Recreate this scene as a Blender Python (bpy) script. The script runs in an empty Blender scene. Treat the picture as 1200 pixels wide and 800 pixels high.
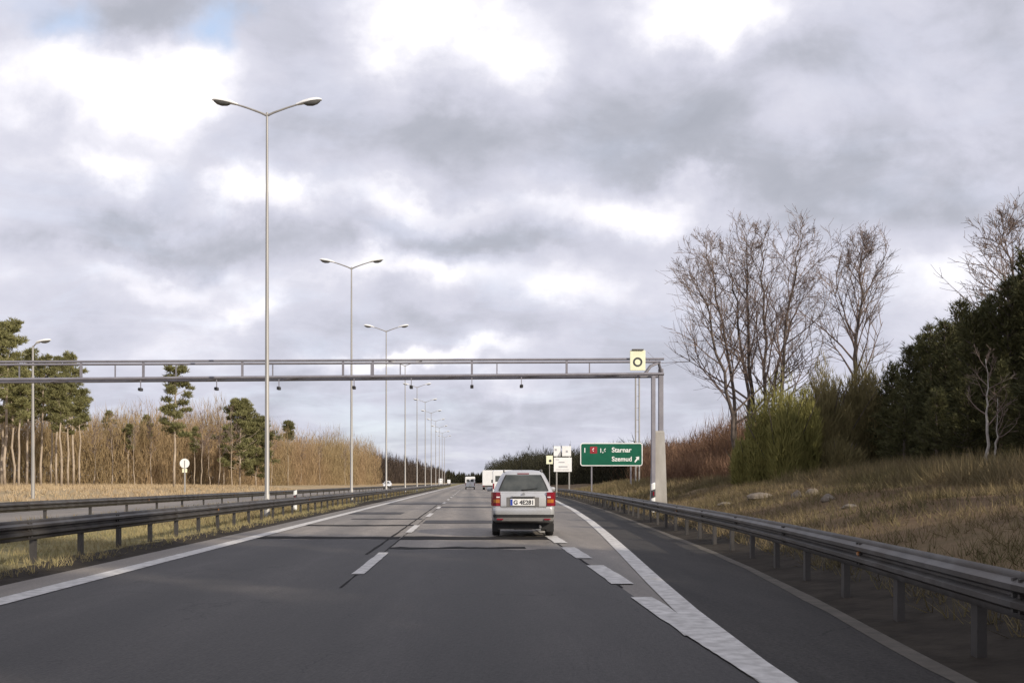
import bpy, math, random
import numpy as np
from mathutils import Vector, Matrix
R = math.radians
sc = bpy.context.scene
COL = sc.collection

# ------------------------------------------------------------------ camera
cd = bpy.data.cameras.new('camera'); cam = bpy.data.objects.new('camera', cd); COL.objects.link(cam)
cam.location = (0, 0, 1.40); cam.rotation_euler = (R(90), 0, 0)
cd.sensor_fit = 'HORIZONTAL'; cd.sensor_width = 36.0; cd.lens = 34.5
cd.shift_x = 50 / 1200; cd.shift_y = 165 / 1200
cd.clip_start = 0.1; cd.clip_end = 9000
sc.camera = cam

# ------------------------------------------------------------------ exposure, sun, sky
sc.view_settings.view_transform = 'Standard'; sc.view_settings.look = 'None'
sc.view_settings.gamma = 1.0; sc.view_settings.use_curve_mapping = False
sc.view_settings.exposure = 0.0
SUN_EL, SUN_AZ = 27.0, 133.0                      # azimuth clockwise from +Y (straight ahead)
sl = bpy.data.lights.new('sun', 'SUN'); sl.energy = 4.4; sl.angle = R(0.6); sl.color = (1.0, 0.90, 0.76)
so = bpy.data.objects.new('sun', sl); COL.objects.link(so)
sdir = Vector((math.sin(R(SUN_AZ)) * math.cos(R(SUN_EL)), math.cos(R(SUN_AZ)) * math.cos(R(SUN_EL)), math.sin(R(SUN_EL))))
so.rotation_euler = sdir.to_track_quat('Z', 'Y').to_euler(); so.location = (60, -40, 60)


class NG:
    """small helper to write node maths in one line"""
    def __init__(s, tree): s.t = tree; s.n = tree.nodes; s.l = tree.links
    def new(s, typ, **kw):
        n = s.n.new(typ)
        for k, v in kw.items(): setattr(n, k, v)
        return n
    def put(s, sock, v):
        if isinstance(v, bpy.types.NodeSocket): s.l.new(v, sock)
        else: sock.default_value = v
    def m(s, op, a, b=0.0, c=0.0, clamp=False):
        n = s.new('ShaderNodeMath', operation=op, use_clamp=clamp)
        s.put(n.inputs[0], a); s.put(n.inputs[1], b); s.put(n.inputs[2], c)
        return n.outputs[0]
    def vm(s, op, a, b):
        n = s.new('ShaderNodeVectorMath', operation=op); s.put(n.inputs[0], a); s.put(n.inputs[1], b); return n.outputs[0]
    def xyz(s, x, y, z):
        n = s.new('ShaderNodeCombineXYZ'); s.put(n.inputs[0], x); s.put(n.inputs[1], y); s.put(n.inputs[2], z); return n.outputs[0]
    def noise(s, vec, scale, detail=4, rough=0.5, dist=0.0):
        n = s.new('ShaderNodeTexNoise'); s.put(n.inputs['Vector'], vec)
        n.inputs['Scale'].default_value = scale; n.inputs['Detail'].default_value = detail
        n.inputs['Roughness'].default_value = rough; n.inputs['Distortion'].default_value = dist
        return n
    def ramp(s, fac, stops, interp='LINEAR'):
        n = s.new('ShaderNodeValToRGB'); s.put(n.inputs[0], fac)
        cr = n.color_ramp; cr.interpolation = interp
        while len(cr.elements) < len(stops): cr.elements.new(0.5)
        for e, (p, c) in zip(cr.elements, stops):
            e.position = p; e.color = (c[0], c[1], c[2], 1)
        return n.outputs[0]
    def mix(s, fac, a, b, blend='MIX'):
        n = s.new('ShaderNodeMix', data_type='RGBA', blend_type=blend)
        s.put(n.inputs[0], fac); s.put(n.inputs[6], a); s.put(n.inputs[7], b); return n.outputs[2]


w = bpy.data.worlds.new('World'); sc.world = w; w.use_nodes = True
g = NG(w.node_tree); g.n.clear()
out = g.new('ShaderNodeOutputWorld'); bg = g.new('ShaderNodeBackground'); g.l.new(bg.outputs[0], out.inputs[0])
bg.inputs[1].default_value = 0.10
sky = g.new('ShaderNodeTexSky', sky_type='NISHITA'); sky.sun_disc = False
sky.sun_elevation = R(SUN_EL); sky.sun_rotation = R(SUN_AZ); sky.air_density = 1.0; sky.dust_density = 0.6; sky.ozone_density = 2.0
tc = g.new('ShaderNodeTexCoord'); sp = g.new('ShaderNodeSeparateXYZ'); g.l.new(tc.outputs['Generated'], sp.inputs[0])
dx, dy, dz = sp.outputs
ay = g.m('SQRT', g.m('ADD', g.m('MULTIPLY', dy, dy), 0.03))
U0 = g.m('DIVIDE', dx, ay); V0 = g.m('DIVIDE', dz, ay)
# cloud banks flatten towards the horizon: noise on a plane overhead
zz = g.m('ADD', g.m('MAXIMUM', dz, 0.0), 0.16)
P = g.xyz(g.m('DIVIDE', dx, zz), g.m('DIVIDE', dy, zz), 0.0)
UV = g.xyz(U0, V0, g.m('MULTIPLY', dy, 0.4))
wn = g.noise(UV, 6.0, 7, 0.57)
wn2 = g.noise(g.vm('ADD', UV, (7.3, 2.1, 4.4)), 6.0, 7, 0.57)
U = g.m('ADD', U0, g.m('MULTIPLY', g.m('SUBTRACT', wn.outputs['Fac'], 0.5), 0.25))
V = g.m('ADD', V0, g.m('MULTIPLY', g.m('SUBTRACT', wn2.outputs['Fac'], 0.5), 0.16))
big = g.noise(P, 0.9, 5, 0.55).outputs['Fac']
fine = g.noise(P, 2.9, 7, 0.58, 0.5).outputs['Fac']


def blob(px, py, rx, ry, amp):
    a = g.m('DIVIDE', g.m('SUBTRACT', U, (px - 550) / 1150), rx / 1150)
    b = g.m('DIVIDE', g.m('SUBTRACT', V, (565 - py) / 1150), ry / 1150)
    e = g.m('EXPONENT', g.m('MULTIPLY', g.m('ADD', g.m('MULTIPLY', a, a), g.m('MULTIPLY', b, b)), -1.0))
    return g.m('MULTIPLY', e, amp)


CLOUDS = [  # sunlit tops
    (110, 105, 120, 52, .62), (235, 120, 60, 60, .45), (490, 30, 75, 62, .62), (600, 95, 45, 50, .35), (835, 22, 105, 42, .6),
    (720, 235, 100, 38, .55), (785, 185, 22, 22, .3), (150, 205, 55, 26, .45), (320, 230, 40, 34, .5), (500, 242, 95, 22, .34),
    (480, 312, 95, 20, .42), (650, 348, 80, 30, .38), (280, 350, 45, 24, .36), (180, 312, 110, 18, .22), (480, 432, 120, 13, .55),
    (590, 458, 50, 10, .28), (190, 395, 70, 30, .16), (950, 165, 70, 30, .16), (1110, 120, 90, 40, .14), (20, 300, 60, 40, .1), (1090, 330, 80, 30, .2),
    # grey undersides
    (500, 155, 130, 60, -.30), (760, 110, 140, 70, -.29), (1000, 60, 160, 80, -.12), (1050, 225, 220, 50, -.30), (150, 272, 170, 24, -.26),
    (560, 280, 240, 20, -.24), (180, 22, 130, 34, -.26), (200, 385, 260, 28, -.1), (560, 388, 150, 26, -.18), (620, 500, 420, 48, -.10), (1130, 20, 90, 60, -.1)]
tot = 0.50
for c in CLOUDS: tot = g.m('ADD', tot, blob(*c))
tot = g.m('ADD', tot, g.m('MULTIPLY', g.m('SUBTRACT', big, 0.5), 0.40))
tot = g.m('ADD', tot, g.m('MULTIPLY', g.m('SUBTRACT', fine, 0.5), 0.42))
puff = g.noise(g.vm('MULTIPLY', UV, (7.0, 10.5, 7.0)), 1.0, 7, 0.56, 0.2).outputs['Fac']
tot = g.m('ADD', tot, g.m('MULTIPLY', g.m('MULTIPLY_ADD', puff, 3.2, -1.25, clamp=True), 0.30))
tot = g.m('ADD', tot, -0.115)
cloud = g.ramp(tot, [(0.0, (4.0, 4.2, 4.85)), (0.22, (4.9, 5.05, 5.8)), (0.44, (6.6, 6.65, 7.7)), (0.60, (7.5, 7.5, 8.5)), (0.82, (9.9, 9.75, 10.5)), (1.0, (13.0, 12.6, 12.4))])
hole = 0.0
for c in [(95, 38, 40, 24, .7), (272, 46, 30, 28, 1.0), (420, 505, 80, 30, .22), (30, 12, 60, 20, .25)]: hole = g.m('ADD', hole, blob(*c))
hole = g.m('MULTIPLY', g.m('ADD', hole, g.m('MULTIPLY', g.m('SUBTRACT', fine, 0.5), 0.6)), 1.0, clamp=True)
hole = g.m('MULTIPLY', hole, g.m('GREATER_THAN', V0, -0.02))
skyb = g.mix(0.45, g.mix(1.0, sky.outputs[0], (2.0, 2.0, 2.0, 1), 'MULTIPLY'), (8.5, 9.2, 10.5, 1))
g.l.new(g.mix(hole, cloud, skyb), bg.inputs[0])

# ------------------------------------------------------------------ object helpers


def link(name, me, m=None, parent=None, loc=None, rot=None, **props):
    o = bpy.data.objects.new(name, me); COL.objects.link(o)
    if m is not None and me is not None and not me.materials: me.materials.append(m)
    if parent is not None: o.parent = parent
    if loc is not None: o.location = loc
    if rot is not None: o.rotation_euler = rot
    for k, v in props.items(): o[k] = v
    return o


def thing(name, label, cat, loc=(0, 0, 0), rz=0.0, group=None):
    o = link(name, None, loc=loc, rot=(0, 0, rz)); o['label'] = label; o['category'] = cat
    o.empty_display_size = 0.3
    if group: o['group'] = group
    return o


def tag(o, label, cat, group=None):
    o['label'] = label; o['category'] = cat
    if group: o['group'] = group
    return o


def copy_tree(o, parent=None):
    c = o.copy(); COL.objects.link(c)
    if parent is not None: c.parent = parent
    for ch in list(o.children): copy_tree(ch, c)
    return c


def dup(o, loc, rz=0.0, s=None, label=None, group=None):
    c = copy_tree(o); c.location = loc; c.rotation_euler = (0, 0, rz)
    if s is not None: c.scale = s if hasattr(s, '__len__') else (s, s, s)
    if label: c['label'] = label
    if group: c['group'] = group
    return c


class MB:
    """collects boxes, tubes and lofts into one mesh"""
    def __init__(s): s.v = []; s.f = []
    def add(s, vs, fs):
        b = len(s.v); s.v += [tuple(p) for p in vs]; s.f += [tuple(i + b for i in f) for f in fs]; return s
    def box(s, c, d, rz=0.0, bev=0.0):
        x, y, z = d[0] / 2, d[1] / 2, d[2] / 2; k = min(bev, x * .9, y * .9, z * .9)
        if k <= 0:
            vs = [(a * x, b * y, e * z) for a in (-1, 1) for b in (-1, 1) for e in (-1, 1)]
            fs = [(0, 1, 3, 2), (4, 6, 7, 5), (0, 4, 5, 1), (2, 3, 7, 6), (0, 2, 6, 4), (1, 5, 7, 3)]
        else:
            def ring(xx, yy, zz): return [(xx - k, -yy, zz), (xx, -yy + k, zz), (xx, yy - k, zz), (xx - k, yy, zz), (-xx + k, yy, zz), (-xx, yy - k, zz), (-xx, -yy + k, zz), (-xx + k, -yy, zz)]
            rs = [ring(x - k * .7, y - k * .7, -z), ring(x, y, -z + k), ring(x, y, z - k), ring(x - k * .7, y - k * .7, z)]
            vs = [p for r in rs for p in r]; fs = []
            for i in range(3):
                for j in range(8): fs.append((i * 8 + j, i * 8 + (j + 1) % 8, i * 8 + 8 + (j + 1) % 8, i * 8 + 8 + j))
            fs.append(tuple(range(7, -1, -1))); fs.append(tuple(range(24, 32)))
        ca, sa = math.cos(rz), math.sin(rz)
        return s.add([(c[0] + p[0] * ca - p[1] * sa, c[1] + p[0] * sa + p[1] * ca, c[2] + p[2]) for p in vs], fs)
    def tube(s, pts, rad, n=8, cap=True):
        pts = [Vector(p) for p in pts]
        if not hasattr(rad, '__len__'): rad = [rad] * len(pts)
        vs = []; fs = []; up = None
        for i, p in enumerate(pts):
            d = (pts[min(i + 1, len(pts) - 1)] - pts[max(i - 1, 0)]).normalized()
            if up is None: up = Vector((0, 0, 1)) if abs(d.z) < .9 else Vector((1, 0, 0))
            a = d.cross(up).normalized(); b = a.cross(d); up = b
            for j in range(n):
                t = 2 * math.pi * j / n; vs.append(p + (a * math.cos(t) + b * math.sin(t)) * rad[i])
        for i in range(len(pts) - 1):
            for j in range(n): fs.append((i * n + j, i * n + (j + 1) % n, i * n + n + (j + 1) % n, i * n + n + j))
        if cap and n > 2:
            fs.append(tuple(range(n - 1, -1, -1))); fs.append(tuple(range((len(pts) - 1) * n, len(pts) * n)))
        return s.add(vs, fs)
    def loft(s, rings, cap=True):
        n = len(rings[0]); vs = [p for r in rings for p in r]; fs = []
        for i in range(len(rings) - 1):
            for j in range(n): fs.append((i * n + j, i * n + (j + 1) % n, i * n + n + (j + 1) % n, i * n + n + j))
        if cap: fs.append(tuple(range(n - 1, -1, -1))); fs.append(tuple(range((len(rings) - 1) * n, len(rings) * n)))
        return s.add(vs, fs)
    def prism(s, poly, y0, y1):
        """polygon in x,z extruded from y0 to y1"""
        n = len(poly); vs = [(p[0], y0, p[1]) for p in poly] + [(p[0], y1, p[1]) for p in poly]
        fs = [tuple(range(n)), tuple(range(2 * n - 1, n - 1, -1))] + [(j, j + n, (j + 1) % n + n, (j + 1) % n) for j in range(n)]
        return s.add(vs, fs)
    def mesh(s, name, smooth=False, angle=None):
        me = bpy.data.meshes.new(name); me.from_pydata(s.v, [], s.f); me.validate(); me.update()
        import bmesh
        bm = bmesh.new(); bm.from_mesh(me); bmesh.ops.recalc_face_normals(bm, faces=bm.faces); bm.to_mesh(me); bm.free()
        if smooth:
            me.polygons.foreach_set('use_smooth', [True] * len(me.polygons))
            if angle is not None: me.set_sharp_from_angle(angle=R(angle))
        return me


def tri_mesh(name, V):
    """V: (n,3,3) array of separate triangles"""
    n = len(V); me = bpy.data.meshes.new(name)
    me.vertices.add(n * 3); me.vertices.foreach_set('co', np.ascontiguousarray(V, dtype=np.float32).reshape(-1))
    me.loops.add(n * 3); me.loops.foreach_set('vertex_index', np.arange(n * 3, dtype=np.int32))
    me.polygons.add(n); me.polygons.foreach_set('loop_start', np.arange(0, n * 3, 3, dtype=np.int32))
    try: me.polygons.foreach_set('loop_total', np.full(n, 3, dtype=np.int32))
    except Exception: pass
    me.update(calc_edges=True); return me


def unit(a): return a / np.maximum(np.linalg.norm(a, axis=-1, keepdims=True), 1e-9)


def needles(rs, Pn, Dn, ln, wd, per, spread):
    """thin pointed blades fanning from each point; returns triangles"""
    n = len(Pn); P_ = np.repeat(Pn, per, 0); D_ = np.repeat(unit(Dn), per, 0)
    D_ = unit(D_ + rs.normal(0, spread, (n * per, 3)))
    side = unit(np.cross(D_, rs.normal(0, 1, (n * per, 3))))
    L = ln * rs.uniform(.6, 1.3, (n * per, 1)); Wd = wd * rs.uniform(.6, 1.3, (n * per, 1))
    base = P_ + D_ * L * rs.uniform(-.15, .15, (n * per, 1))
    return np.stack([base - side * Wd / 2, base + side * Wd / 2, base + D_ * L], 1)


# ------------------------------------------------------------------ materials
def mat(name, c1, c2, scale=8.0, rough=0.7, metal=0.0, bump=0.0, bscale=None, stretch=(1, 1, 1), coords='Object', spec=0.4,
        detail=5, c3=None, big=None, rnd=0.0, coat=0.0):
    m = bpy.data.materials.new(name); m.use_nodes = True
    q = NG(m.node_tree); b = q.n['Principled BSDF']
    t = q.new('ShaderNodeTexCoord'); v = q.vm('MULTIPLY', t.outputs[coords], stretch)
    if coords == 'World':
        pass
    f = q.noise(v, scale, detail, 0.6).outputs['Fac']
    st = [(0.3, c1), (0.7, c2)] if c3 is None else [(0.25, c1), (0.5, c2), (0.75, c3)]
    col = q.ramp(f, st)
    if big:  # (scale, colour, amount): broad blotches
        f2 = q.noise(v, big[0], 3, 0.5).outputs['Fac']
        col = q.mix(q.m('MULTIPLY', q.m('MULTIPLY_ADD', f2, 4.0, -1.6, clamp=True), big[2]), col, (*big[1], 1))
    if rnd:
        oi = q.new('ShaderNodeObjectInfo')
        k = q.m('MULTIPLY_ADD', oi.outputs['Random'], 2 * rnd, 1 - rnd)
        col = q.mix(1.0, col, q.xyz(k, k, k), 'MULTIPLY')
    q.l.new(col, b.inputs['Base Color'])
    b.inputs['Roughness'].default_value = rough; b.inputs['Metallic'].default_value = metal
    b.inputs['Specular IOR Level'].default_value = spec
    b.inputs['Coat Weight'].default_value = coat
    if bump:
        bn = q.new('ShaderNodeBump'); bn.inputs['Strength'].default_value = bump; bn.inputs['Distance'].default_value = 0.02
        q.l.new(q.noise(v, bscale or scale * 4, 4, 0.6).outputs['Fac'], bn.inputs['Height']); q.l.new(bn.outputs[0], b.inputs['Normal'])
    return m


M = {}
M['asphalt'] = mat('worn_asphalt', (.155, .134, .11), (.205, .178, .148), 1.3, .62, bump=.35, bscale=60, stretch=(1, .08, 1), big=(.5, (.095, .087, .078), .6), spec=.45)
M['asphalt_new_shade'] = mat('dark_asphalt', (.0245, .0215, .0205), (.037, .033, .031), .9, .62, bump=.35, bscale=60, stretch=(1, .15, 1), big=(.35, (.046, .041, .037), .5), spec=.25)  # newer asphalt, with the foreground shade also put into its colour
M['asphalt_side_shade'] = mat('shoulder_asphalt', (.021, .0195, .0185), (.036, .033, .03), 1.6, .78, bump=.3, bscale=50, stretch=(1, .12, 1), big=(.5, (.048, .042, .036), .5), spec=.2)  # shoulder surface, darkened further to carry the shade on the near right
M['tar_shade'] = mat('tar_seam', (.013, .0125, .0125), (.024, .022, .021), 6, .85, spec=.1)  # tar of the seams, also the colour of the painted tree-shadow bands
M['paint'] = mat('road_paint', (.44, .425, .40), (.64, .62, .585), 3.0, .6, bump=.2, bscale=70, detail=8, big=(7, (.27, .255, .235), .6))
M['grit_shade'] = mat('shaded_verge_grit', (.024, .02, .016), (.05, .042, .033), 2.5, .95, bump=.6, spec=.1)  # dark verge dirt, shade beside and under the rails included in the colour
M['dust'] = mat('verge_dust', (.065, .058, .048), (.115, .10, .082), 4, .95, bump=.4)
M['sand'] = mat('sandy_verge', (.22, .16, .098), (.40, .31, .2), .5, .95, bump=.5, bscale=9, c3=(.31, .235, .145), big=(.1, (.2, .17, .09), .5), spec=.1)
M['blade_pale'] = mat('pale_grass_blade', (.30, .22, .125), (.50, .39, .25), .5, .9, spec=.15)
M['soil'] = mat('dry_verge', (.075, .052, .031), (.165, .118, .068), .9, .95, bump=.6, bscale=9, c3=(.115, .088, .048), big=(.12, (.11, .066, .04), .7), spec=.1)
M['median'] = mat('median_grass', (.10, .085, .045), (.2, .17, .085), 1.2, .95, bump=.6, bscale=9, c3=(.14, .13, .055), spec=.1)
M['blade'] = mat('dry_grass_blade', (.105, .078, .04), (.235, .18, .10), .6, .9, spec=.15, c3=(.165, .132, .066), big=(.25, (.085, .082, .036), .65))
M['blade_green'] = mat('mixed_grass_blade', (.16, .14, .06), (.33, .27, .14), .7, .9, spec=.15, c3=(.12, .14, .05))
M['steel'] = mat('galvanised_steel', (.062, .059, .057), (.125, .118, .112), 3, .5, .45, bump=.05, big=(1.6, (.055, .045, .037), .7), rnd=.16)
M['steel_dark'] = mat('weathered_steel', (.22, .21, .235), (.29, .28, .305), 2, .55, .4, rnd=.05)
M['pole'] = mat('pole_zinc', (.29, .28, .265), (.40, .385, .36), 1.5, .5, .35, stretch=(3, 3, .3))
M['lamp_shell'] = mat('lamp_shell', (.70, .70, .69), (.8, .8, .78), 4, .4, .1)
M['lamp_bowl'] = mat('lamp_bowl', (.09, .09, .09), (.14, .14, .13), 4, .25)
M['concrete'] = mat('plinth_concrete', (.33, .315, .29), (.46, .44, .41), 2.5, .9, bump=.4, stretch=(1, 1, .4), big=(.8, (.27, .24, .2), .5))
M['bark'] = mat('grey_bark', (.07, .056, .047), (.16, .13, .11), 9, .9, bump=.6, stretch=(1, 1, .25), spec=.2)
M['twig'] = mat('twig_bark', (.13, .095, .08), (.26, .2, .17), 2, .85, spec=.25)
M['pine_bark'] = mat('pine_bark', (.26, .205, .155), (.50, .415, .32), 5, .9, bump=.6, stretch=(1, 1, .3), spec=.15)
M['birch'] = mat('birch_bark', (.34, .31, .27), (.55, .52, .47), 3, .8, stretch=(1, 1, 2.5), big=(3, (.12, .1, .09), .6))
M['pine_leaf'] = mat('pine_needles', (.075, .085, .034), (.20, .19, .082), .7, .75, spec=.2, c3=(.125, .13, .054), rnd=.18)
M['dark_leaf'] = mat('dark_needles', (.032, .038, .016), (.095, .092, .038), .6, .75, spec=.2, c3=(.052, .06, .025), rnd=.28)
M['bush_leaf'] = mat('willow_shoots', (.125, .125, .036), (.26, .24, .08), .9, .8, spec=.2, c3=(.19, .185, .056))
M['olive_leaf'] = mat('olive_shoots', (.155, .132, .058), (.27, .225, .105), .9, .8, spec=.2)
M['thicket'] = mat('bare_thicket', (.19, .125, .068), (.33, .23, .132), .12, .9, spec=.15, c3=(.28, .195, .107), big=(.05, (.23, .19, .09), .5))
M['thicket_red'] = mat('red_thicket', (.13, .075, .05), (.22, .135, .085), .2, .9, spec=.15)
M['far_wood'] = mat('far_wood', (.045, .034, .028), (.085, .065, .05), .06, .9, spec=.1)
M['far_pine'] = mat('far_pine', (.022, .024, .016), (.055, .05, .03), .08, .9, spec=.1)
M['silver'] = mat('silver_paint', (.49, .495, .505), (.55, .555, .56), 1.2, .28, .4, coat=.5, big=(2.0, (.40, .39, .375), .4))
M['white_paint'] = mat('white_paint', (.72, .72, .71), (.8, .8, .79), 1.5, .35, coat=.3)
M['plastic'] = mat('grey_plastic', (.14, .135, .13), (.19, .18, .17), 6, .6)
M['black'] = mat('black_plastic', (.012, .012, .013), (.028, .027, .026), 6, .6)
M['rubber'] = mat('tyre_rubber', (.012, .012, .012), (.03, .028, .026), 20, .85, bump=.3)
M['rim'] = mat('wheel_rim', (.3, .3, .3), (.42, .42, .42), 8, .4, .6)
M['red_lens'] = mat('red_lens', (.17, .008, .016), (.25, .016, .03), 20, .18, coat=.4)
M['amber_lens'] = mat('amber_lens', (.34, .12, .02), (.46, .18, .035), 20, .2, coat=.4)
M['clear_lens'] = mat('clear_lens', (.7, .7, .68), (.8, .8, .78), 10, .15, coat=.5)
M['sign_green'] = mat('sign_green', (.0, .085, .046), (.002, .115, .062), 1.2, .45)
M['sign_white'] = mat('sign_white', (.78, .78, .76), (.88, .88, .86), 1.5, .5)
M['sign_cream'] = mat('sign_cream', (.80, .80, .56), (.9, .9, .66), 2, .5)
M['sign_red'] = mat('sign_red', (.25, .02, .03), (.33, .03, .04), 2, .5)
M['ink'] = mat('ink', (.03, .03, .035), (.06, .06, .065), 4, .6)
M['ink_grey'] = mat('grey_ink', (.34, .34, .36), (.42, .42, .44), 4, .6)
M['eu_blue'] = mat('plate_blue', (.02, .05, .3), (.03, .06, .38), 4, .5)
M['stone'] = mat('stone', (.12, .098, .076), (.25, .21, .165), 4, .9, bump=.6)
M['wood'] = mat('cut_log', (.3, .23, .15), (.48, .40, .29), 5, .85, bump=.5)
m = bpy.data.materials.new('car_glass'); m.use_nodes = True; q = NG(m.node_tree); b = q.n['Principled BSDF']
q.l.new(q.ramp(q.noise(q.new('ShaderNodeTexCoord').outputs['Object'], 2.5, 3).outputs['Fac'], [(0.3, (.035, .042, .042)), (0.7, (.10, .105, .10))]), b.inputs['Base Color'])
b.inputs['Roughness'].default_value = .09; b.inputs['Specular IOR Level'].default_value = .35; M['glass'] = m

def road_wear(m, amount, tracks):
    q = NG(m.node_tree); b = q.n['Principled BSDF']; src = b.inputs['Base Color'].links[0].from_socket
    t = q.new('ShaderNodeTexCoord').outputs['Object']; sp_ = q.new('ShaderNodeSeparateXYZ'); q.l.new(t, sp_.inputs[0])
    gr = q.noise(t, 26, 4, .75).outputs['Fac']; k = q.m('MAXIMUM', q.m('MULTIPLY_ADD', gr, amount, 1 - amount * .5), .3)
    gr2 = q.noise(q.vm('MULTIPLY', t, (1, .2, 1)), 4.5, 5, .65).outputs['Fac']; k = q.m('MULTIPLY', k, q.m('MULTIPLY_ADD', gr2, .7, .65))
    for x0 in tracks:  # wheel tracks polished a little paler, oil line between them darker
        d_ = q.m('DIVIDE', q.m('SUBTRACT', sp_.outputs[0], x0[0]), x0[1])
        e = q.m('EXPONENT', q.m('MULTIPLY', q.m('MULTIPLY', d_, d_), -1.0))
        k = q.m('MULTIPLY', k, q.m('MULTIPLY_ADD', q.m('MULTIPLY', e, q.m('MULTIPLY_ADD', gr2, 1.4, .3)), x0[2], 1.0))
    vo = q.new('ShaderNodeTexVoronoi', feature='DISTANCE_TO_EDGE')
    wv = q.vm('ADD', q.vm('MULTIPLY', t, (.33, .13, .33)), q.vm('MULTIPLY', q.noise(t, .9, 4, .6).outputs['Color'], (.5, .5, .5)))
    q.l.new(wv, vo.inputs['Vector']); vo.inputs['Scale'].default_value = 1.0
    ck = q.m('MULTIPLY', q.m('LESS_THAN', vo.outputs['Distance'], .0045), q.m('GREATER_THAN', q.noise(t, .25, 2).outputs['Fac'], .5))
    k = q.m('MULTIPLY', k, q.m('MULTIPLY_ADD', ck, -.5, 1.0))
    q.l.new(q.mix(1.0, src, q.xyz(k, k, k), 'MULTIPLY'), b.inputs['Base Color'])


TRK = [(-4.45, .28, .22), (-2.75, .28, .22), (-.75, .28, .22), (.95, .28, .22), (-3.6, .3, -.2), (.1, .3, -.2)]
road_wear(M['asphalt'], 2.0, TRK); road_wear(M['asphalt_new_shade'], 2.8, TRK); road_wear(M['asphalt_side_shade'], 2.8, [])

# ------------------------------------------------------------------ the lie of the land (x right, y ahead, z up)
BK = [(-60, 2.95), (-8, 3.0), (0, 3.15), (4, 3.46), (8, 3.93), (12, 4.45), (16, 4.87), (20, 5.22), (24, 5.5), (30, 5.88), (45, 6.9), (62, 7.8), (80, 8.7), (110, 9.6), (150, 10.2), (300, 10.5), (4000, 10.5)]
LK = [(-60, 1.95), (0, 2.0), (5, 2.08), (7, 2.14), (9, 2.24), (11, 2.38), (13.5, 2.58), (17, 2.88), (21.5, 3.26), (28, 3.79), (35, 4.32), (50, 5.3), (77, 6.7), (110, 7.7), (150, 8.2), (300, 8.4), (4000, 8.4)]


def bx(y): return float(np.interp(y, [k[0] for k in BK], [k[1] for k in BK]))     # right barrier
def lx(y): return float(np.interp(y, [k[0] for k in LK], [k[1] for k in LK]))     # right edge line


def ground(x, y):
    t = x - bx(y)
    if t > 0.0:
        h = np.interp(t, [0, .35, 2, 4.5, 7, 10, 16, 40, 200], [-.03, .05, .38, 1.0, 1.42, 1.78, 2.0, 2.2, 2.5])
        return float(h * np.interp(y, [0, 90, 200, 500], [1, 1, .6, .4]))
    if x > -6.35: return -.03
    if x > -15: return float(np.interp(x, [-15, -14.6, -11, -6.9, -6.35], [-.03, .06, -.02, .05, -.03]))
    if x > -26.5: return -.03
    return float(np.interp(x, [-200, -60, -34, -26.5], [1.6, 1.1, .75, -.03]))


def grid(xcols, ys, zf, name):
    vs = []; fs = []
    for y in ys:
        xs = xcols(y)
        for x in xs: vs.append((x, y, zf(x, y)))
    n = len(xcols(ys[0]))
    for i in range(len(ys) - 1):
        for j in range(n - 1): fs.append((i * n + j, i * n + j + 1, i * n + n + j + 1, i * n + n + j))
    me = bpy.data.meshes.new(name); me.from_pydata(vs, [], fs); me.update()
    me.polygons.foreach_set('use_smooth', [True] * len(me.polygons)); return me


YS = list(range(-60, 0, 6)) + list(range(0, 60, 2)) + list(range(60, 160, 6)) + [170, 185, 200, 230, 260, 300, 350, 420, 500, 620, 800, 1000, 1300, 1700, 2300, 3200, 5000]
rr = random.Random(4)


def gz(x, y):
    h = ground(x, y); t = x - bx(y)
    if t > 1.5 and y < 160: h += .11 * math.sin(x * .9 + y * .31) * math.sin(y * .47 - x * .2) * min(1, (t - 1.5) / 3)
    return h


TL = [.35, .8, 1.3, 2, 2.8, 3.6, 4.5, 5.5, 6.5, 7.5, 8.7, 10, 12, 14, 17, 20, 25, 32, 45, 70, 150, 400, 1200, 4000]
gm = grid(lambda y: [-4000, -1200, -400, -150, -80, -60, -50, -42, -36, -32, -29, -26.5, -26.3, -20, -15.1] + [-14.9], YS, gz, 'ground_left')
link('ground', gm, M['sand'], kind='structure')
link('median', grid(lambda y: [-15.0, -14.6, -13, -11, -9, -7.6, -6.9, -6.3], YS, gz, 'median'), M['median'], kind='structure')
link('gravel_strip', grid(lambda y: [-7.75 + .25 * math.sin(y * .6) + .15 * math.sin(y * 1.7), -6.9, -6.3], [v * .8 for v in range(-60, 260)], lambda x, y: ground(max(x, -7.7), y) + (.012 if x > -7.5 else -.02), 'gravel_strip'), M['grit_shade'], kind='structure')
link('right_gravel_strip', grid(lambda y: [bx(y) - .32, bx(y) + .34, bx(y) + .9, bx(y) + 1.5 + .3 * math.sin(y * .5)], [v * .8 for v in range(-60, 190)], lambda x, y: (gz(x, y) if x > bx(y) + .2 else -.01) + (.012 if x - bx(y) < 1.0 else -.03), 'right_gravel_strip'), M['grit_shade'], kind='structure')
link('roadbed', grid(lambda y: [-6.4, 0, bx(y) + .1], YS, lambda x, y: -.03, 'roadbed'), M['dust'], kind='structure')
link('bank', grid(lambda y: [bx(y) + .0] + [bx(y) + t for t in TL], YS, gz, 'bank'), M['soil'], kind='structure')
road = link('road', grid(lambda y: [-6.35, -5.6, -1.7, bx(y) * .5, bx(y) - .3], YS, lambda x, y: 0.0, 'road'), M['asphalt'], kind='structure')
link('opposite_road', grid(lambda y: [-26.2, -20, -15.1], YS, lambda x, y: 0.0, 'opposite_road'), M['asphalt'], kind='structure')


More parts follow.
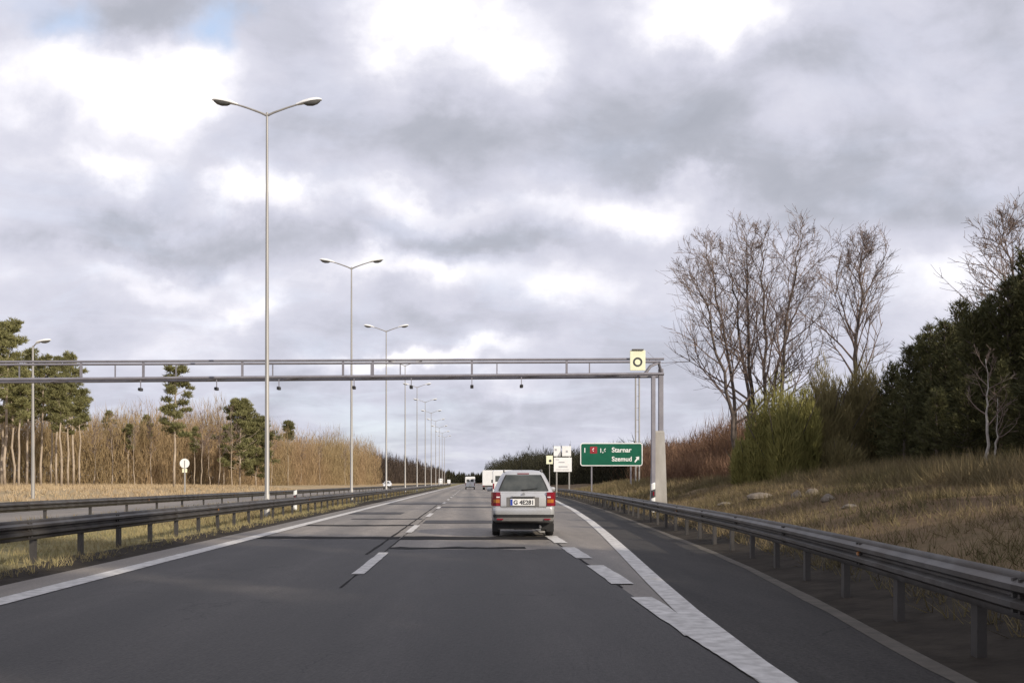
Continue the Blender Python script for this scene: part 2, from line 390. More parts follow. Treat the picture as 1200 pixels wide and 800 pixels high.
def strip(name, x0, x1, y0, y1, z, mt, parent, jag=0.0, n=1, seed=0):
    """a flat laid strip; x0, x1 may be functions of y"""
    fx0 = x0 if callable(x0) else (lambda y: x0); fx1 = x1 if callable(x1) else (lambda y: x1)
    r = random.Random(seed); vs = []; fs = []
    for i in range(n + 1):
        y = y0 + (y1 - y0) * i / n
        a, b_ = fx0(y) + r.uniform(-jag, jag), fx1(y) + r.uniform(-jag, jag)
        vs += [(a, y, z), (b_, y, z)]
        if i: fs.append((2 * i - 2, 2 * i - 1, 2 * i + 1, 2 * i))
    me = bpy.data.meshes.new(name); me.from_pydata(vs, [], fs); me.update()
    return link(name, me, mt, parent)


def patch(name, x0, x1, y0, y1, z, mt, parent, seed, jag=.12):
    """a flat patch with uneven cross joints, for resurfacing and painted shade"""
    r = random.Random(seed); n = 14; lo = []; hi = []; a = b_ = 0.0
    for i in range(n + 1):
        x = x0 + (x1 - x0) * i / n
        a = a * .6 + r.uniform(-jag, jag); b_ = b_ * .6 + r.uniform(-jag, jag) * 2
        lo.append((x, y0 + a, z)); hi.append((x, y1 + b_, z))
    me = bpy.data.meshes.new(name); me.from_pydata(lo + hi, [], [(i, i + 1, n + 2 + i, n + 1 + i) for i in range(n)]); me.update()
    return link(name, me, mt, parent)


patch('asphalt_patch', -5.7, -1.70, -30, 24.3, .004, M['asphalt_new_shade'], road, 1)
patch('asphalt_patch', -1.70, 2.02, -30, 20.6, .004, M['asphalt_new_shade'], road, 2)
strip('shoulder', lambda y: max(2.03, lx(y) + .14), lambda y: bx(y) - .32, -30, 140, .004, M['asphalt_side_shade'], road, n=60)
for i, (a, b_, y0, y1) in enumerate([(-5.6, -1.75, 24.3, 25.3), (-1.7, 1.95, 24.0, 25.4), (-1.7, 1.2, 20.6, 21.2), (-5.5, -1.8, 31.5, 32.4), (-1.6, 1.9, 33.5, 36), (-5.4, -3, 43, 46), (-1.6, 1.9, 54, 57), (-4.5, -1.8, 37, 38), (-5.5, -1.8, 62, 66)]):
    patch('shade_repair_patch', a, b_, y0, y1, .008, M['tar_shade'] if i < 4 else M['asphalt_new_shade'], road, 20 + i, .1)  # strips beside the car paint tree-shadow bands, farther ones are road repairs
strip('tar_seam', -1.72, -1.695, 13, 120, .010, M['tar_shade'], road, .012, 160, 3)
strip('tar_seam', -2.02, -1.96, 19, 60, .010, M['tar_shade'], road, .012, 40, 4)
strip('tar_seam', 2.005, 2.035, 13, 30, .010, M['tar_shade'], road, .015, 12, 5)
for i in range(0): patch('shade_repair_patch', .55 + .05 * i, 1.75 - .12 * (i % 3), 7.5 + .55 * i, 7.62 + .55 * i, .009, M['tar_shade'], road, 60 + i, .05)
# painted markings
EL = strip('edge_line', -5.66, -5.32, -20, 900, .012, M['paint'], road, .006, 220, 6)
strip('edge_line', lambda y: lx(y) - .13, lambda y: lx(y) + .14, -20, 900, .012, M['paint'], road, .003, 300, 7)
for i in range(0, 32):
    y0 = 14.9 + 12.4 * i
    strip('lane_dash', -1.79, -1.60, y0, y0 + 4.6, .0135, M['paint'], road, .008, 8, 100 + i)
for i in range(0, 22):
    y0 = 8.9 + 4.55 * i
    if y0 > 78: break
    strip('exit_dash', 1.96, 2.26 if i else 2.22, y0, y0 + 3.0, .0150, M['paint'], road, .012, 8, 200 + i)
strip('exit_dash', lambda y: 1.965 + .024 * (9.2 - y), 2.2, 4.5, 9.2, .0165, M['paint'], road, .004, 40, 231)
opp = bpy.data.objects['opposite_road']
strip('edge_line', -25.4, -25.1, -20, 900, .006, M['paint'], opp, .0, 60, 8)
strip('edge_line', -15.9, -15.6, -20, 900, .006, M['paint'], opp, .0, 60, 9)
strip('dirt_edge', lambda y: bx(y) - .42, lambda y: bx(y) - .22, -10, 120, .008, M['dust'], road, .04, 120, 10)

# ------------------------------------------------------------------ guard rails
WP = [(.0, .0), (.012, .02), (.012, .05), (.075, .085), (.075, .125), (.015, .155), (.015, .175), (.075, .205), (.075, .245), (.012, .28), (.012, .31), (.0, .33)]


def beam_mesh(name, L, side):
    """W profile, extruded along +Y, waves pointing to +x*side"""
    prof = [(-.004 * side + 0, z) for _, z in WP]
    pts = [(x * side, z) for x, z in WP] + [(x * side - .006 * side, z) for x, z in reversed(WP)]
    mb = MB(); n = len(pts)
    mb.loft([[(x, 0, z) for x, z in pts], [(x, L, z) for x, z in pts]])
    for k in (.06, L - .06):
        for z in (.06, .165, .27): mb.box((.03 * side, k, z), (.03, .03, .03))
    return mb.mesh(name, True, 40)


def post_mesh(name, side, h=.72):
    mb = MB(); s_ = side
    mb.box((-.06 * s_, 0, h / 2 - .1), (.012, .13, h + .2)); mb.box((-.095 * s_, .06, h / 2 - .1), (.06, .01, h + .2)); mb.box((-.095 * s_, -.06, h / 2 - .1), (.06, .01, h + .2))
    mb.box((-.027 * s_, 0, .56), (.05, .14, .2))
    return mb.mesh(name)


def guard_rail(label, xf, side, y0, y1, post_near, post_far, gap, double=False, group=None):
    root = thing('guard_rail', label, 'guard rail', (xf(y0), y0, 0))
    bm_ = beam_mesh('beam', 4.0, side); pm = post_mesh('post', side)
    bm_.materials.append(M['steel']); pm.materials.append(M['steel'])
    rm = MB().box((0, 0, 0), (.05, .07, .045), bev=.01).mesh('reflector'); rm.materials.append(M['amber_lens'])
    bm2 = beam_mesh('beam_back', 4.0, -side) if double else None
    if bm2: bm2.materials.append(M['steel'])
    y = y0; X0, Y0 = xf(y0), y0
    while y < y1:
        xa, xb = xf(y), xf(y + 4); ang = -math.atan2(xb - xa, 4.0)
        o = link('beam', bm_, None, root, (xa - X0, y - Y0, .46), (0, 0, ang)); o.scale = (1, math.hypot(xb - xa, 4) / 4 * 1.003, 1)
        if int(round((y - y0) / 4)) % 4 == 1 and y < 160:
            link('reflector', rm, None, root, (xa - X0 + side * .03, y - Y0, .625), (0, 0, ang))
        if bm2:
            o = link('beam', bm2, None, root, (xa - X0 - side * .19, y - Y0, .42), (0, 0, ang))
        y += 4
    y = y0 + gap
    while y < y1:
        k = math.floor((y - y0) / 4); ya = y0 + 4 * k; xp = xf(ya) + (xf(ya + 4) - xf(ya)) * (y - ya) / 4
        link('post', pm, None, root, (xp - X0, y - Y0, 0), (0, 0, -math.atan2(xf(y + 2) - xf(y - 2), 4)))
        y += post_near if y < 70 else post_far
    return root


guard_rail('galvanised steel guard rail along the left edge of our carriageway, nearest the lamp posts', lambda y: -7.2, 1, -8, 380, 2.0, 4.0, .4)
guard_rail('steel guard rail on the far side of the median, along the opposite carriageway', lambda y: -14.4, 1, -8, 380, 4.0, 4.0, 1.5)
guard_rail('dark shaded steel guard rail curving along the right shoulder below the bank', bx, -1, -9.3, 230, 2.0, 4.0, 1.0)

# ------------------------------------------------------------------ street lamps
def lamp_head_mesh(L=1.05):
    rings = []
    for t, wd, hu, hd in [(0, .05, .04, .04), (.08, .07, .06, .05), (.3, .13, .12, .03), (.6, .17, .15, .03), (.85, .15, .13, .03), (1.0, .06, .06, .02)]:
        ring = []
        for k in range(12):
            a = 2 * math.pi * k / 12; z = math.sin(a); ring.append((t * L, math.cos(a) * wd, z * (hu if z > 0 else hd)))
        rings.append(ring)
    return MB().loft(rings).mesh('lamp_head', True, 50)


def lamp_bowl_mesh(L=1.05):
    rings = []
    for t, wd, hd in [(.32, .08, .03), (.42, .125, .1), (.62, .145, .14), (.8, .125, .11), (.93, .06, .03)]:
        rings.append([(t * L, math.cos(2 * math.pi * k / 12) * wd, -.031 + min(0, math.sin(2 * math.pi * k / 12)) * hd) for k in range(12)])
    return MB().loft(rings).mesh('lamp_bowl', True, 50)


HM, BM = lamp_head_mesh(), lamp_bowl_mesh()
HM.materials.append(M['lamp_shell']); BM.materials.append(M['lamp_bowl'])


def double_lamp(label, loc, H):
    root = thing('street_lamp', label, 'street lamp', loc, 0, 'double-armed lamps along the median')
    mb = MB().tube([(0, 0, -.3), (0, 0, .9), (0, 0, .95), (0, 0, H * .5), (0, 0, H)], [.13, .12, .095, .075, .045], 12)
    mb.box((0, 0, .02), (.42, .42, .05), bev=.01)
    link('pole', mb.mesh('pole', True, 40), M['pole'], root)
    link('door', MB().box((.0, -.146, .55), (.14, .02, .42), bev=.006).mesh('door'), M['pole'], root)
    for s in (-1, 1):
        link('arm', MB().tube([(0, 0, H - .12), (s * .25, 0, H), (s * .8, 0, H + .2), (s * 1.25, 0, H + .34)], [.05, .045, .04, .035], 8).mesh('arm', True, 40), M['pole'], root)
        hd = link('lamp_head', HM, None, root, (s * 1.15, 0, H + .33), (0, R(-10) , 0 if s > 0 else math.pi))
        link('lamp_bowl', BM, None, hd)
    return root


ORD = ['nearest and tallest double-armed street lamp in the median, left of the road', 'second double-armed street lamp along the median, behind the gantry', 'third double-armed street lamp along the median, behind the gantry',
       'fourth double-armed street lamp, its heads hidden behind the gantry truss', 'fifth double-armed street lamp, its heads just under the gantry truss', 'sixth double-armed street lamp down the median row', 'seventh double-armed street lamp down the median row',
       'eighth double-armed street lamp down the median row', 'ninth double-armed street lamp down the median row', 'tenth double-armed street lamp, next to last of the row', 'farthest and smallest double-armed street lamp of the median row']
L0 = double_lamp(ORD[0], (-8.08, 39.2, 0), 16.15)
for i in range(1, 11): dup(L0, (-8.08, 39.2 + 28.1 * i, 0), 0, None, ORD[i])
# lamp beyond the opposite carriageway
root = thing('street_lamp', 'single pale street lamp in front of the pines at far left', 'street lamp', (-29.8, 67, ground(-29.8, 67)))
link('pole', MB().tube([(0, 0, -.3), (0, 0, 1), (0, 0, 10.4)], [.13, .12, .06], 10).mesh('pole', True, 40), M['pole'], root)
link('arm', MB().tube([(0, 0, 10.3), (.2, 0, 10.55), (.5, 0, 10.65)], .045, 8).mesh('arm', True), M['pole'], root)
hd = link('lamp_head', HM, None, root, (.2, 0, 10.65), (0, R(-8), 0)); link('lamp_bowl', BM, None, hd)

# ------------------------------------------------------------------ toll gantry
GY = 42.0
def gx(px): return (px - 550) * GY / 1150
def gzz(py): return 1.4 + (565 - py) * GY / 1150
root = thing('toll_gantry', 'long dark steel toll gantry spanning both carriageways on the right hand columns', 'gantry', (gx(771), GY, 0))
def glink(name, mb, mt, smooth=True): return link(name, mb.mesh(name, smooth, 40), mt, root, (-gx(771), -GY, 0))
XR = gx(778); XL = -27.6
def top(x): return 6.66 - .0045 * (XR - x) + .02
def low(x): return 6.02 - .0085 * (XR - x) + .02
for nm, f_, r_ in (('upper_chord', top, .052), ('lower_chord', low, .068)):
    for dyy in (0, 1.0):
        glink(nm, MB().tube([(XL, GY + dyy, f_(XL)), ((XL + XR) / 2, GY + dyy, f_((XL + XR) / 2)), (XR + (.05 if dyy else 0), GY + dyy, f_(XR))], r_, 10), M['steel_dark'])
for px in (-20, 95, 168, 284, 402, 437, 553, 664):
    x = gx(px)
    glink('strut', MB().box((x, GY, (top(x) + low(x)) / 2), (.09, .09, top(x) - low(x) - .12)), M['steel_dark'], False)
    x2 = x + 1.1
    glink('strut', MB().box((x2, GY + 1.0, (top(x2) + low(x2)) / 2), (.05, .05, top(x2) - low(x2) - .12)), M['steel_dark'], False)
for k in range(10):
    x = XR - 1.2 - k * 3.4
    glink('cross_brace', MB().tube([(x, GY, low(x)), (x - 1.7, GY + 1.0, low(x - 1.7))], .035, 6), M['steel_dark'])
XA, XB = gx(765.5), gx(777)
glink('column', MB().box((XA, GY + .0, low(XA) / 2 - .1), (.17, .17, low(XA) - .02), bev=.01), M['steel_dark'], False)
glink('column', MB().box((XB, GY + .5, low(XB) / 2 - .1), (.2, .2, low(XB) + .75), bev=.01), M['steel_dark'], False)
glink('knee_brace', MB().tube([(XA - .35, GY + .1, low(XA)), (XA - .1, GY + .1, low(XA) + .35), (XB - .15, GY + .2, low(XB) + .5), (XB, GY + .4, low(XB) + .1)], .07, 8), M['steel_dark'])
glink('footing', MB().loft([[(XB - .12 + sx * a, GY + .42 + sy * a, z) for sx, sy in ((-1, -1), (1, -1), (1, 1), (-1, 1))] for a, z in ((.34, -.3), (.31, .7), (.25, 2.9), (.22, 3.55), (.19, 3.62))]), M['concrete'], False)
glink('base_plate', MB().box((XA, GY, .12), (.4, .4, .06), bev=.01), M['steel'], False)
glink('column', MB().box((XL + .1, GY + .5, low(XL) / 2), (.25, .25, low(XL) + .6)), M['steel_dark'], False)
# square sign on the truss
yb = GY - .16
sg = thing('ring_sign', 'pale yellow square sign with a dark ring at the right end of the gantry truss', 'sign', (gx(746.5), yb, gzz(434.5)))
link('panel', MB().box((0, 0, .43), (.66, .03, .86), bev=.012).mesh('panel'), M['sign_cream'], sg)
mb = MB(); n = 28
mb.loft([[(math.cos(2 * math.pi * k / n) * a, yy, .36 + math.sin(2 * math.pi * k / n) * a) for k in range(n)] for a, yy in ((.2, -.016), (.2, -.024), (.125, -.024), (.125, -.016))], False)
link('ring', mb.mesh('ring'), M['ink'], sg)
link('hood', MB().box((0, -.02, .885), (.5, .12, .05), bev=.01).mesh('hood'), M['plastic'], sg)
link('bracket', MB().box((0, .06, .3), (.1, .1, .5)).mesh('bracket'), M['steel_dark'], sg)
CL = {165: 'leftmost small toll camera hung under the gantry truss', 254: 'small toll camera under the truss left of the nearest lamp pole', 327: 'small toll camera hung just right of the nearest lamp pole', 415: 'small toll camera under the truss by the second lamp pole',
      482: 'small toll camera under the truss above the left lane', 553: 'small toll camera under the truss above the lane dashes', 611: 'small toll camera under the truss above the silver car'}
for px, lb in CL.items():
    x = gx(px); c = thing('toll_camera', lb, 'camera', (x, GY - .02, low(x) - .1), 0, 'cameras hung under the gantry')
    link('rod', MB().box((0, 0, -.14), (.035, .035, .32)).mesh('rod'), M['steel_dark'], c)
    link('housing', MB().box((0, -.02, -.38), (.14, .3, .13), bev=.02).mesh('housing'), M['steel'], c)
    link('lens', MB().tube([(0, -.19, -.38), (0, -.215, -.38)], .055, 10).mesh('lens'), M['black'], c)


# ------------------------------------------------------------------ road signs
def text_mesh(s, size, name='lettering', bold=0.0):
    cu = bpy.data.curves.new(name, 'FONT'); cu.body = s; cu.size = size; cu.extrude = .006; cu.offset = bold
    o = bpy.data.objects.new(name, cu); COL.objects.link(o)
    me = bpy.data.meshes.new_from_object(o.evaluated_get(bpy.context.evaluated_depsgraph_get()))
    bpy.data.objects.remove(o); bpy.data.curves.remove(cu); me.name = name; return me


def rrect(wd, h, r, n=5, cx=0, cz=0):
    p = []
    for k, (sx, sz) in enumerate(((1, 1), (-1, 1), (-1, -1), (1, -1))):
        for j in range(n + 1):
            a = math.pi / 2 * (k + j / n); p.append((cx + sx * (wd / 2 - r) + math.cos(a) * r, cz + sz * (h / 2 - r) + math.sin(a) * r))
    return p


SY = 85.0; SX = (716.5 - 550) * SY / 1150; k_ = SY / 1150
sg = thing('direction_sign', 'wide green motorway direction sign with white lettering beside the right shoulder', 'road sign', (SX, SY, ground(SX, SY)))
zc = 1.4 + (565 - 532.2) * k_ - ground(SX, SY)
WS, HS = 73 * k_, 27 * k_
link('border', MB().prism(rrect(WS, HS, .22, 5, 0, zc), -.02, .02).mesh('border'), M['sign_white'], sg)
link('board', MB().prism(rrect(WS - .16, HS - .16, .15, 5, 0, zc), -.03, -.0205).mesh('board'), M['sign_green'], sg)
for x in (-1.7, 1.7):
    link('post', MB().box((x, .12, (zc + HS / 2) / 2 - .2), (.11, .14, zc + HS / 2 + .3)).mesh('post'), M['steel_dark'], sg)
for s, x, z, sz in (('Starnar', .02, .2, .58), ('Szemud', .02, -.58, .56), ('1', -2.45, .17, .56), ('1,6', -1.05, .17, .5)):
    link('lettering', text_mesh(s, sz, bold=.012), M['sign_white'], sg, (x, -.037, zc + z), (R(90), 0, 0))
link('number_plate', MB().prism(rrect(.62, .6, .06, 3, -1.55, zc + .38), -.04, -.031).mesh('number_plate'), M['sign_red'], sg)
link('lettering', text_mesh('6', .5, bold=.012), M['sign_white'], sg, (-1.7, -.047, zc + .2), (R(90), 0, 0))
link('arrow', MB().prism([(1.98, zc - .62), (2.06, zc - .7), (2.3, zc - .42), (2.38, zc - .5), (2.4, zc - .18), (2.08, zc - .22), (2.18, zc - .32)], -.043, -.031).mesh('arrow'), M['sign_white'], sg)

SY = 97.0; k_ = SY / 1150; SX = (659.3 - 550) * k_
sg = thing('information_sign', 'white information sign of three panels on two legs beside the silver car', 'road sign', (SX, SY, ground(SX, SY)))
z0 = 1.4 - ground(SX, SY)
def zz_(py): return z0 + (565 - py) * k_
for nm, xa, xb, ya, yb in (('panel', 648.8, 656.8, 534.3, 522.6), ('panel', 658.6, 669.2, 534.3, 522.4), ('panel', 649.0, 670.0, 552.5, 535.8)):
    link(nm, MB().box((((xa + xb) / 2 - 659.3) * k_, 0, (zz_(ya) + zz_(yb)) / 2), ((xb - xa) * k_, .04, zz_(yb) - zz_(ya)), bev=.01).mesh(nm), M['sign_white'], sg)
def inkbar(xa, xb, ya, yb, mt): link('print', MB().box((((xa + xb) / 2 - 659.3) * k_, -.024, (zz_(ya) + zz_(yb)) / 2), ((xb - xa) * k_, .006, abs(zz_(yb) - zz_(ya)))).mesh('print'), mt, sg)
link('print', MB().prism([((x - 659.3) * k_, zz_(y)) for x, y in ((653.2, 534), (656.6, 534), (656.6, 528.5))], -.027, -.021).mesh('print'), M['ink_grey'], sg)
inkbar(654.6, 661.5, 542, 540.8, M['ink_grey']); inkbar(654.5, 665, 547.2, 545.9, M['ink_grey']); inkbar(663, 665.5, 530, 527.5, M['ink_grey'])
inkbar(651, 655, 538.6, 537.9, M['ink_grey']); inkbar(651.5, 667, 550.3, 549.7, M['ink_grey']); inkbar(650, 652.5, 528, 525.5, M['ink_grey'])
for px in (652.5, 667.2): link('leg', MB().box(((px - 659.3) * k_, .09, zz_(522.5) / 2 - .2), (.13, .1, zz_(522.5) + .4)).mesh('leg'), M['pole'], sg)

SY = 116.0; k_ = SY / 1150; SX = (640.5 - 550) * k_ + .35
sg = thing('warning_sign', 'small cream sign with a dark spot on a thin post left of the white panels', 'road sign', (SX, SY, ground(SX, SY)))
zc = 1.4 + (565 - 538.5) * k_ - ground(SX, SY)
link('plate', MB().box((0, 0, zc), (.78, .03, 1.0), bev=.02).mesh('plate'), M['sign_cream'], sg)
link('symbol', MB().tube([(.08, -.016, zc - .12), (.08, -.024, zc - .12)], .17, 14).mesh('symbol'), M['ink'], sg)
link('post', MB().tube([(0, .05, -.2), (0, .05, zc + .45)], .045, 8).mesh('post'), M['pole'], sg)

sg = thing('round_sign', 'pale round sign back on a short post before the lone tall pine', 'road sign', (-29.3, 101, ground(-29.3, 101)))
link('plate', MB().tube([(0, -.015, 3.1), (0, .015, 3.1)], .5, 20).mesh('plate'), M['sign_white'], sg)
link('plate', MB().box((0, 0, 2.35), (.5, .03, .4), bev=.01).mesh('plate'), M['sign_cream'], sg)
link('post', MB().tube([(0, .05, -.2), (0, .05, 3.4)], .09, 8).mesh('post'), M['pole'], sg)

# slim mast behind the green sign
SX, SY = (747 - 550) * 92 / 1150, 92.0
sg = thing('camera_mast', 'slim pale mast rising behind the green sign up to the gantry truss', 'mast', (SX, SY, ground(SX, SY)))
HM_ = 1.4 + (565 - 441) * 92 / 1150 - ground(SX, SY)
for d in (-.17, .17): link('pole', MB().tube([(d, 0, -.2), (d, 0, HM_)], .075, 8).mesh('pole', True, 40), M['pole'], sg)
for k in range(8): link('rung', MB().box((0, 0, 1.5 + k * 1.1), (.32, .04, .04)).mesh('rung'), M['pole'], sg)
link('head', MB().box((0, 0, HM_ + .15), (.9, .35, .32), bev=.04).mesh('head'), M['lamp_shell'], sg)


def delineator(loc, label, h=1.15):
    d = thing('marker_post', label, 'marker post', loc, 0, 'white and black roadside marker posts')
    link('post', MB().loft([[(a * .075, b_ * .06, z) for a, b_ in ((-1, -1), (0, -1.25), (1, -1), (1, 1), (0, 1.25), (-1, 1))] for z in (-.2, h * .97)] + [[(a * .07, b_ * .05, h + a * .03) for a, b_ in ((-1, -1), (0, -1.25), (1, -1), (1, 1), (0, 1.25), (-1, 1))]]).mesh('post'), M['sign_white'], d)
    link('band', MB().loft([[(a * .08, b_ * .066, h * z + a * .03) for a, b_ in ((-1, -1), (0, -1.25), (1, -1), (1, 1), (0, 1.25), (-1, 1))] for z in (.5, .78)]).mesh('band'), M['ink'], d)
    link('reflector', MB().box((0, -.086, h * .64), (.05, .012, .16)).mesh('reflector'), M['red_lens'], d)
    return d


delineator((7.55, 40.3, ground(7.55, 40.3)), 'white and black marker post behind the right guard rail at the gantry foot', 1.2)
delineator((-8.6, 48.5, ground(-8.6, 48.5)), 'short pale marker post in the median right of the nearest lamp pole', .98)


# ------------------------------------------------------------------ vehicles (built pointing ahead, rear at y = 0)
def ring_xz(wd, z0, z1, y, r=.12, n=4):
    return [(x, y, z) for x, z in rrect(2 * wd, z1 - z0, r, n, 0, (z0 + z1) / 2)]
def ring_xy(wd, y0, y1, z, r=.2, n=4):
    return [(x, y, z) for x, y in rrect(2 * wd, y1 - y0, r, n, 0, (y0 + y1) / 2)]


def wheel(root, x, y, rad, wd):
    wh = link('wheel', None, None, root, (x, y, rad))
    s = 1 if x > 0 else -1
    prof = [(-wd / 2, rad * .62), (-wd / 2, rad * .92), (-wd / 2 + .03, rad), (wd / 2 - .03, rad), (wd / 2, rad * .92), (wd / 2, rad * .62)]
    n = 20
    link('tyre', MB().loft([[(a, math.cos(2 * math.pi * k / n) * r_, math.sin(2 * math.pi * k / n) * r_) for k in range(n)] for a, r_ in prof]).mesh('tyre', True, 40), M['rubber'], wh)
    link('rim', MB().tube([(s * (wd / 2 - .02), 0, 0), (s * (wd / 2 + .005), 0, 0), (s * (wd / 2 + .012), 0, 0)], [rad * .62, rad * .6, rad * .3], 16).mesh('rim', True, 40), M['rim'], wh)


def car(label, loc, rz, paint, group=None):
    c = thing('estate_car', label, 'car', loc, rz, group)
    mb = MB()
    mb.loft([ring_xz(*a) for a in ((.70, .56, 1.02, -.02, .1), (.765, .46, 1.12, .03, .12), (.80, .40, 1.165, .16, .13), (.815, .36, 1.17, .5, .13), (.815, .34, 1.16, 1.6, .13), (.815, .34, 1.12, 2.7, .13), (.80, .36, 1.02, 3.3, .13), (.77, .40, .90, 3.8, .13), (.69, .46, .80, 4.05, .12), (.55, .5, .70, 4.12, .08))])
    mb.loft([ring_xy(*a) for a in ((.775, .05, 3.25, 1.09, .16), (.745, .10, 3.0, 1.19, .2), (.655, .17, 2.62, 1.4, .24), (.565, .25, 2.3, 1.58, .27), (.515, .31, 2.15, 1.645, .29), (.43, .42, 2.0, 1.69, .3), (.27, .6, 1.8, 1.71, .2))])
    link('body', mb.mesh('body', True, 38), paint, c)
    # glass, lying just proud of the tapering cabin
    def wall(z): return float(np.interp(z, [1.09, 1.19, 1.4, 1.58, 1.645], [.775, .745, .655, .565, .515]))
    def rear(z): return float(np.interp(z, [1.09, 1.19, 1.4, 1.58, 1.645], [.05, .10, .17, .25, .31]))
    def front(z): return float(np.interp(z, [1.09, 1.19, 1.4, 1.58, 1.645], [3.25, 3.0, 2.62, 2.3, 2.15]))
    zs = [1.17, 1.28, 1.4, 1.5, 1.585]
    def panel(fn, inset, off):
        rows = []
        for z in zs:
            hw = wall(z) - inset; rows.append([(-hw, z), (-hw * .5, z), (hw * .5, z), (hw, z)])
        vs = [(x, fn(z) + off - (0.0), z) for r_ in rows for x, z in r_]; k = 4
        return MB().add(vs, [(i * k + j, i * k + j + 1, i * k + k + j + 1, i * k + k + j) for i in range(len(zs) - 1) for j in range(k - 1)])
    link('rear_window', panel(rear, .14, -.012).mesh('rear_window', True), M['glass'], c)
    link('window_seal', panel(rear, .105, -.006).mesh('window_seal', True), M['black'], c)
    link('windscreen', panel(front, .14, .012).mesh('windscreen', True), M['glass'], c)
    for s in (-1, 1):
        for ya, yb, fa, fb in ((.42, 1.0, .2, 0), (1.06, 1.72, 0, 0), (1.78, 2.65, 0, -.5)):
            vs = []
            for z in zs:
                f_ = (z - zs[0]) / (zs[-1] - zs[0])
                vs += [(s * (wall(z) + .008), ya + fa * f_, z), (s * (wall(z) + .008), yb + fb * f_, z)]
            link('side_window', MB().add(vs, [(2 * i, 2 * i + 1, 2 * i + 3, 2 * i + 2) for i in range(len(zs) - 1)]).mesh('side_window'), M['glass'], c)
        tl = link('tail_light', MB().loft([[(s * x, y, z) for x, y, z in ((.59, -.036, zq), (.70, -.034, zq), (.782, .03, zq), (.824, .17, zq), (.78, .2, zq), (.59, .12, zq))] for zq in (.79, .98, 1.14)]).mesh('tail_light'), M['red_lens'], c)
        link('indicator', MB().loft([[(s * x, y - .04, z) for x, y, z in ((.605, -.004, zq), (.70, -.002, zq), (.765, .05, zq), (.7, .1, zq))] for zq in (.87, .96)]).mesh('indicator'), M['amber_lens'], tl)
        link('reversing_lens', MB().loft([[(s * x, y - .04, z) for x, y, z in ((.605, -.004, zq), (.69, -.004, zq), (.69, .06, zq), (.62, .06, zq))] for zq in (1.0, 1.03)]).mesh('reversing_lens'), M['clear_lens'], tl)
        link('headlight', MB().loft([[(s * x, y, z) for x, y, z in ((.4, 4.1, zq), (.66, 4.06, zq), (.75, 3.86, zq), (.6, 3.8, zq))] for zq in (.62, .77)]).mesh('headlight'), M['clear_lens'], c)
        link('mirror', MB().box((s * .88, 2.55, 1.2), (.16, .09, .12), bev=.03).mesh('mirror', True, 40), paint, c)
        link('door_handle', MB().box((s * .822, 1.25, 1.02), (.02, .17, .03), bev=.006).mesh('door_handle'), paint, c)
        link('roof_rail', MB().tube([(s * .49, .5, 1.66), (s * .49, .62, 1.715), (s * .49, 1.8, 1.715), (s * .49, 1.95, 1.67)], .016, 6).mesh('roof_rail', True), M['plastic'], c)
        link('mud_flap', MB().box((s * .70, .48, .22), (.2, .012, .2)).mesh('mud_flap'), M['black'], c)
        for y in (.78, 3.28): wheel(c, s * .695, y, .30, .20)
    # bumper: painted upper, dark rub strip, grey lower apron
    bp = link('bumper', MB().loft([ring_xy(.775, -.09, .5, .575, .12), ring_xy(.79, -.10, .5, .62, .12), ring_xy(.78, -.085, .5, .735, .12), ring_xy(.74, -.03, .5, .755, .12)]).mesh('bumper', True, 40), paint, c)
    link('rub_strip', MB().loft([ring_xy(.775, -.082, .5, .505, .12), ring_xy(.778, -.086, .5, .572, .12)]).mesh('rub_strip', True, 40), M['black'], bp)
    link('apron', MB().loft([ring_xy(.70, .0, .5, .36, .12), ring_xy(.755, -.06, .5, .41, .12), ring_xy(.765, -.075, .5, .502, .12)]).mesh('apron', True, 40), M['plastic'], bp)
    link('front_bumper', MB().box((0, 4.06, .5), (1.45, .24, .26), bev=.06).mesh('front_bumper', True, 40), paint, c)
    link('grille', MB().box((0, 4.125, .68), (.7, .04, .1), bev=.01).mesh('grille'), M['black'], c)
    link('underbody', MB().box((0, 2.0, .285), (1.3, 3.6, .2)).mesh('underbody'), M['black'], c)
    lp = link('licence_plate', MB().box((-.03, -.028, .885), (.62, .02, .17), bev=.008).mesh('licence_plate'), M['sign_white'], c)
    link('plate_recess', MB().box((-.02, -.016, .89), (.84, .012, .25), bev=.01).mesh('plate_recess'), M['plastic'], c)
    link('country_strip', MB().box((-.305, -.04, .885), (.055, .006, .15)).mesh('country_strip'), M['eu_blue'], lp)
    link('lettering', text_mesh('G 4E281', .15, bold=.004), M['ink'], lp, (-.255, -.0385, .833), (R(90), 0, 0))
    link('silencer', MB().loft([ring_xz(.28, .17, .31, .35, .06), ring_xz(.3, .16, .32, .7, .07)]).mesh('silencer', True, 40), M['plastic'], c)
    link('plate_lamp', MB().box((0, -.05, 1.035), (.6, .06, .035), bev=.012).mesh('plate_lamp'), paint, c)
    link('brake_lamp', MB().box((0, .275, 1.615), (.3, .03, .025)).mesh('brake_lamp'), M['red_lens'], c)
    link('wiper', MB().tube([(-.04, .085, 1.19), (.0, .06, 1.2), (.36, .09, 1.24)], [.022, .012, .008], 6).mesh('wiper'), M['black'], c)
    link('exhaust', MB().tube([(.42, .5, .28), (.42, -.0, .27), (.43, -.05, .25)], .028, 8).mesh('exhaust', True, 40), M['rim'], c)
    link('tailgate_seam', MB().box((0, -.024, .772), (1.16, .008, .012)).mesh('tailgate_seam'), M['black'], c)
    for s in (-1, 1): link('tailgate_seam', MB().box((s * .585, -.022, .93), (.012, .01, .3)).mesh('tailgate_seam'), M['black'], c)
    link('badge', MB().tube([(0, -.02, 1.085), (0, -.032, 1.085)], .04, 16).mesh('badge'), M['rim'], c)
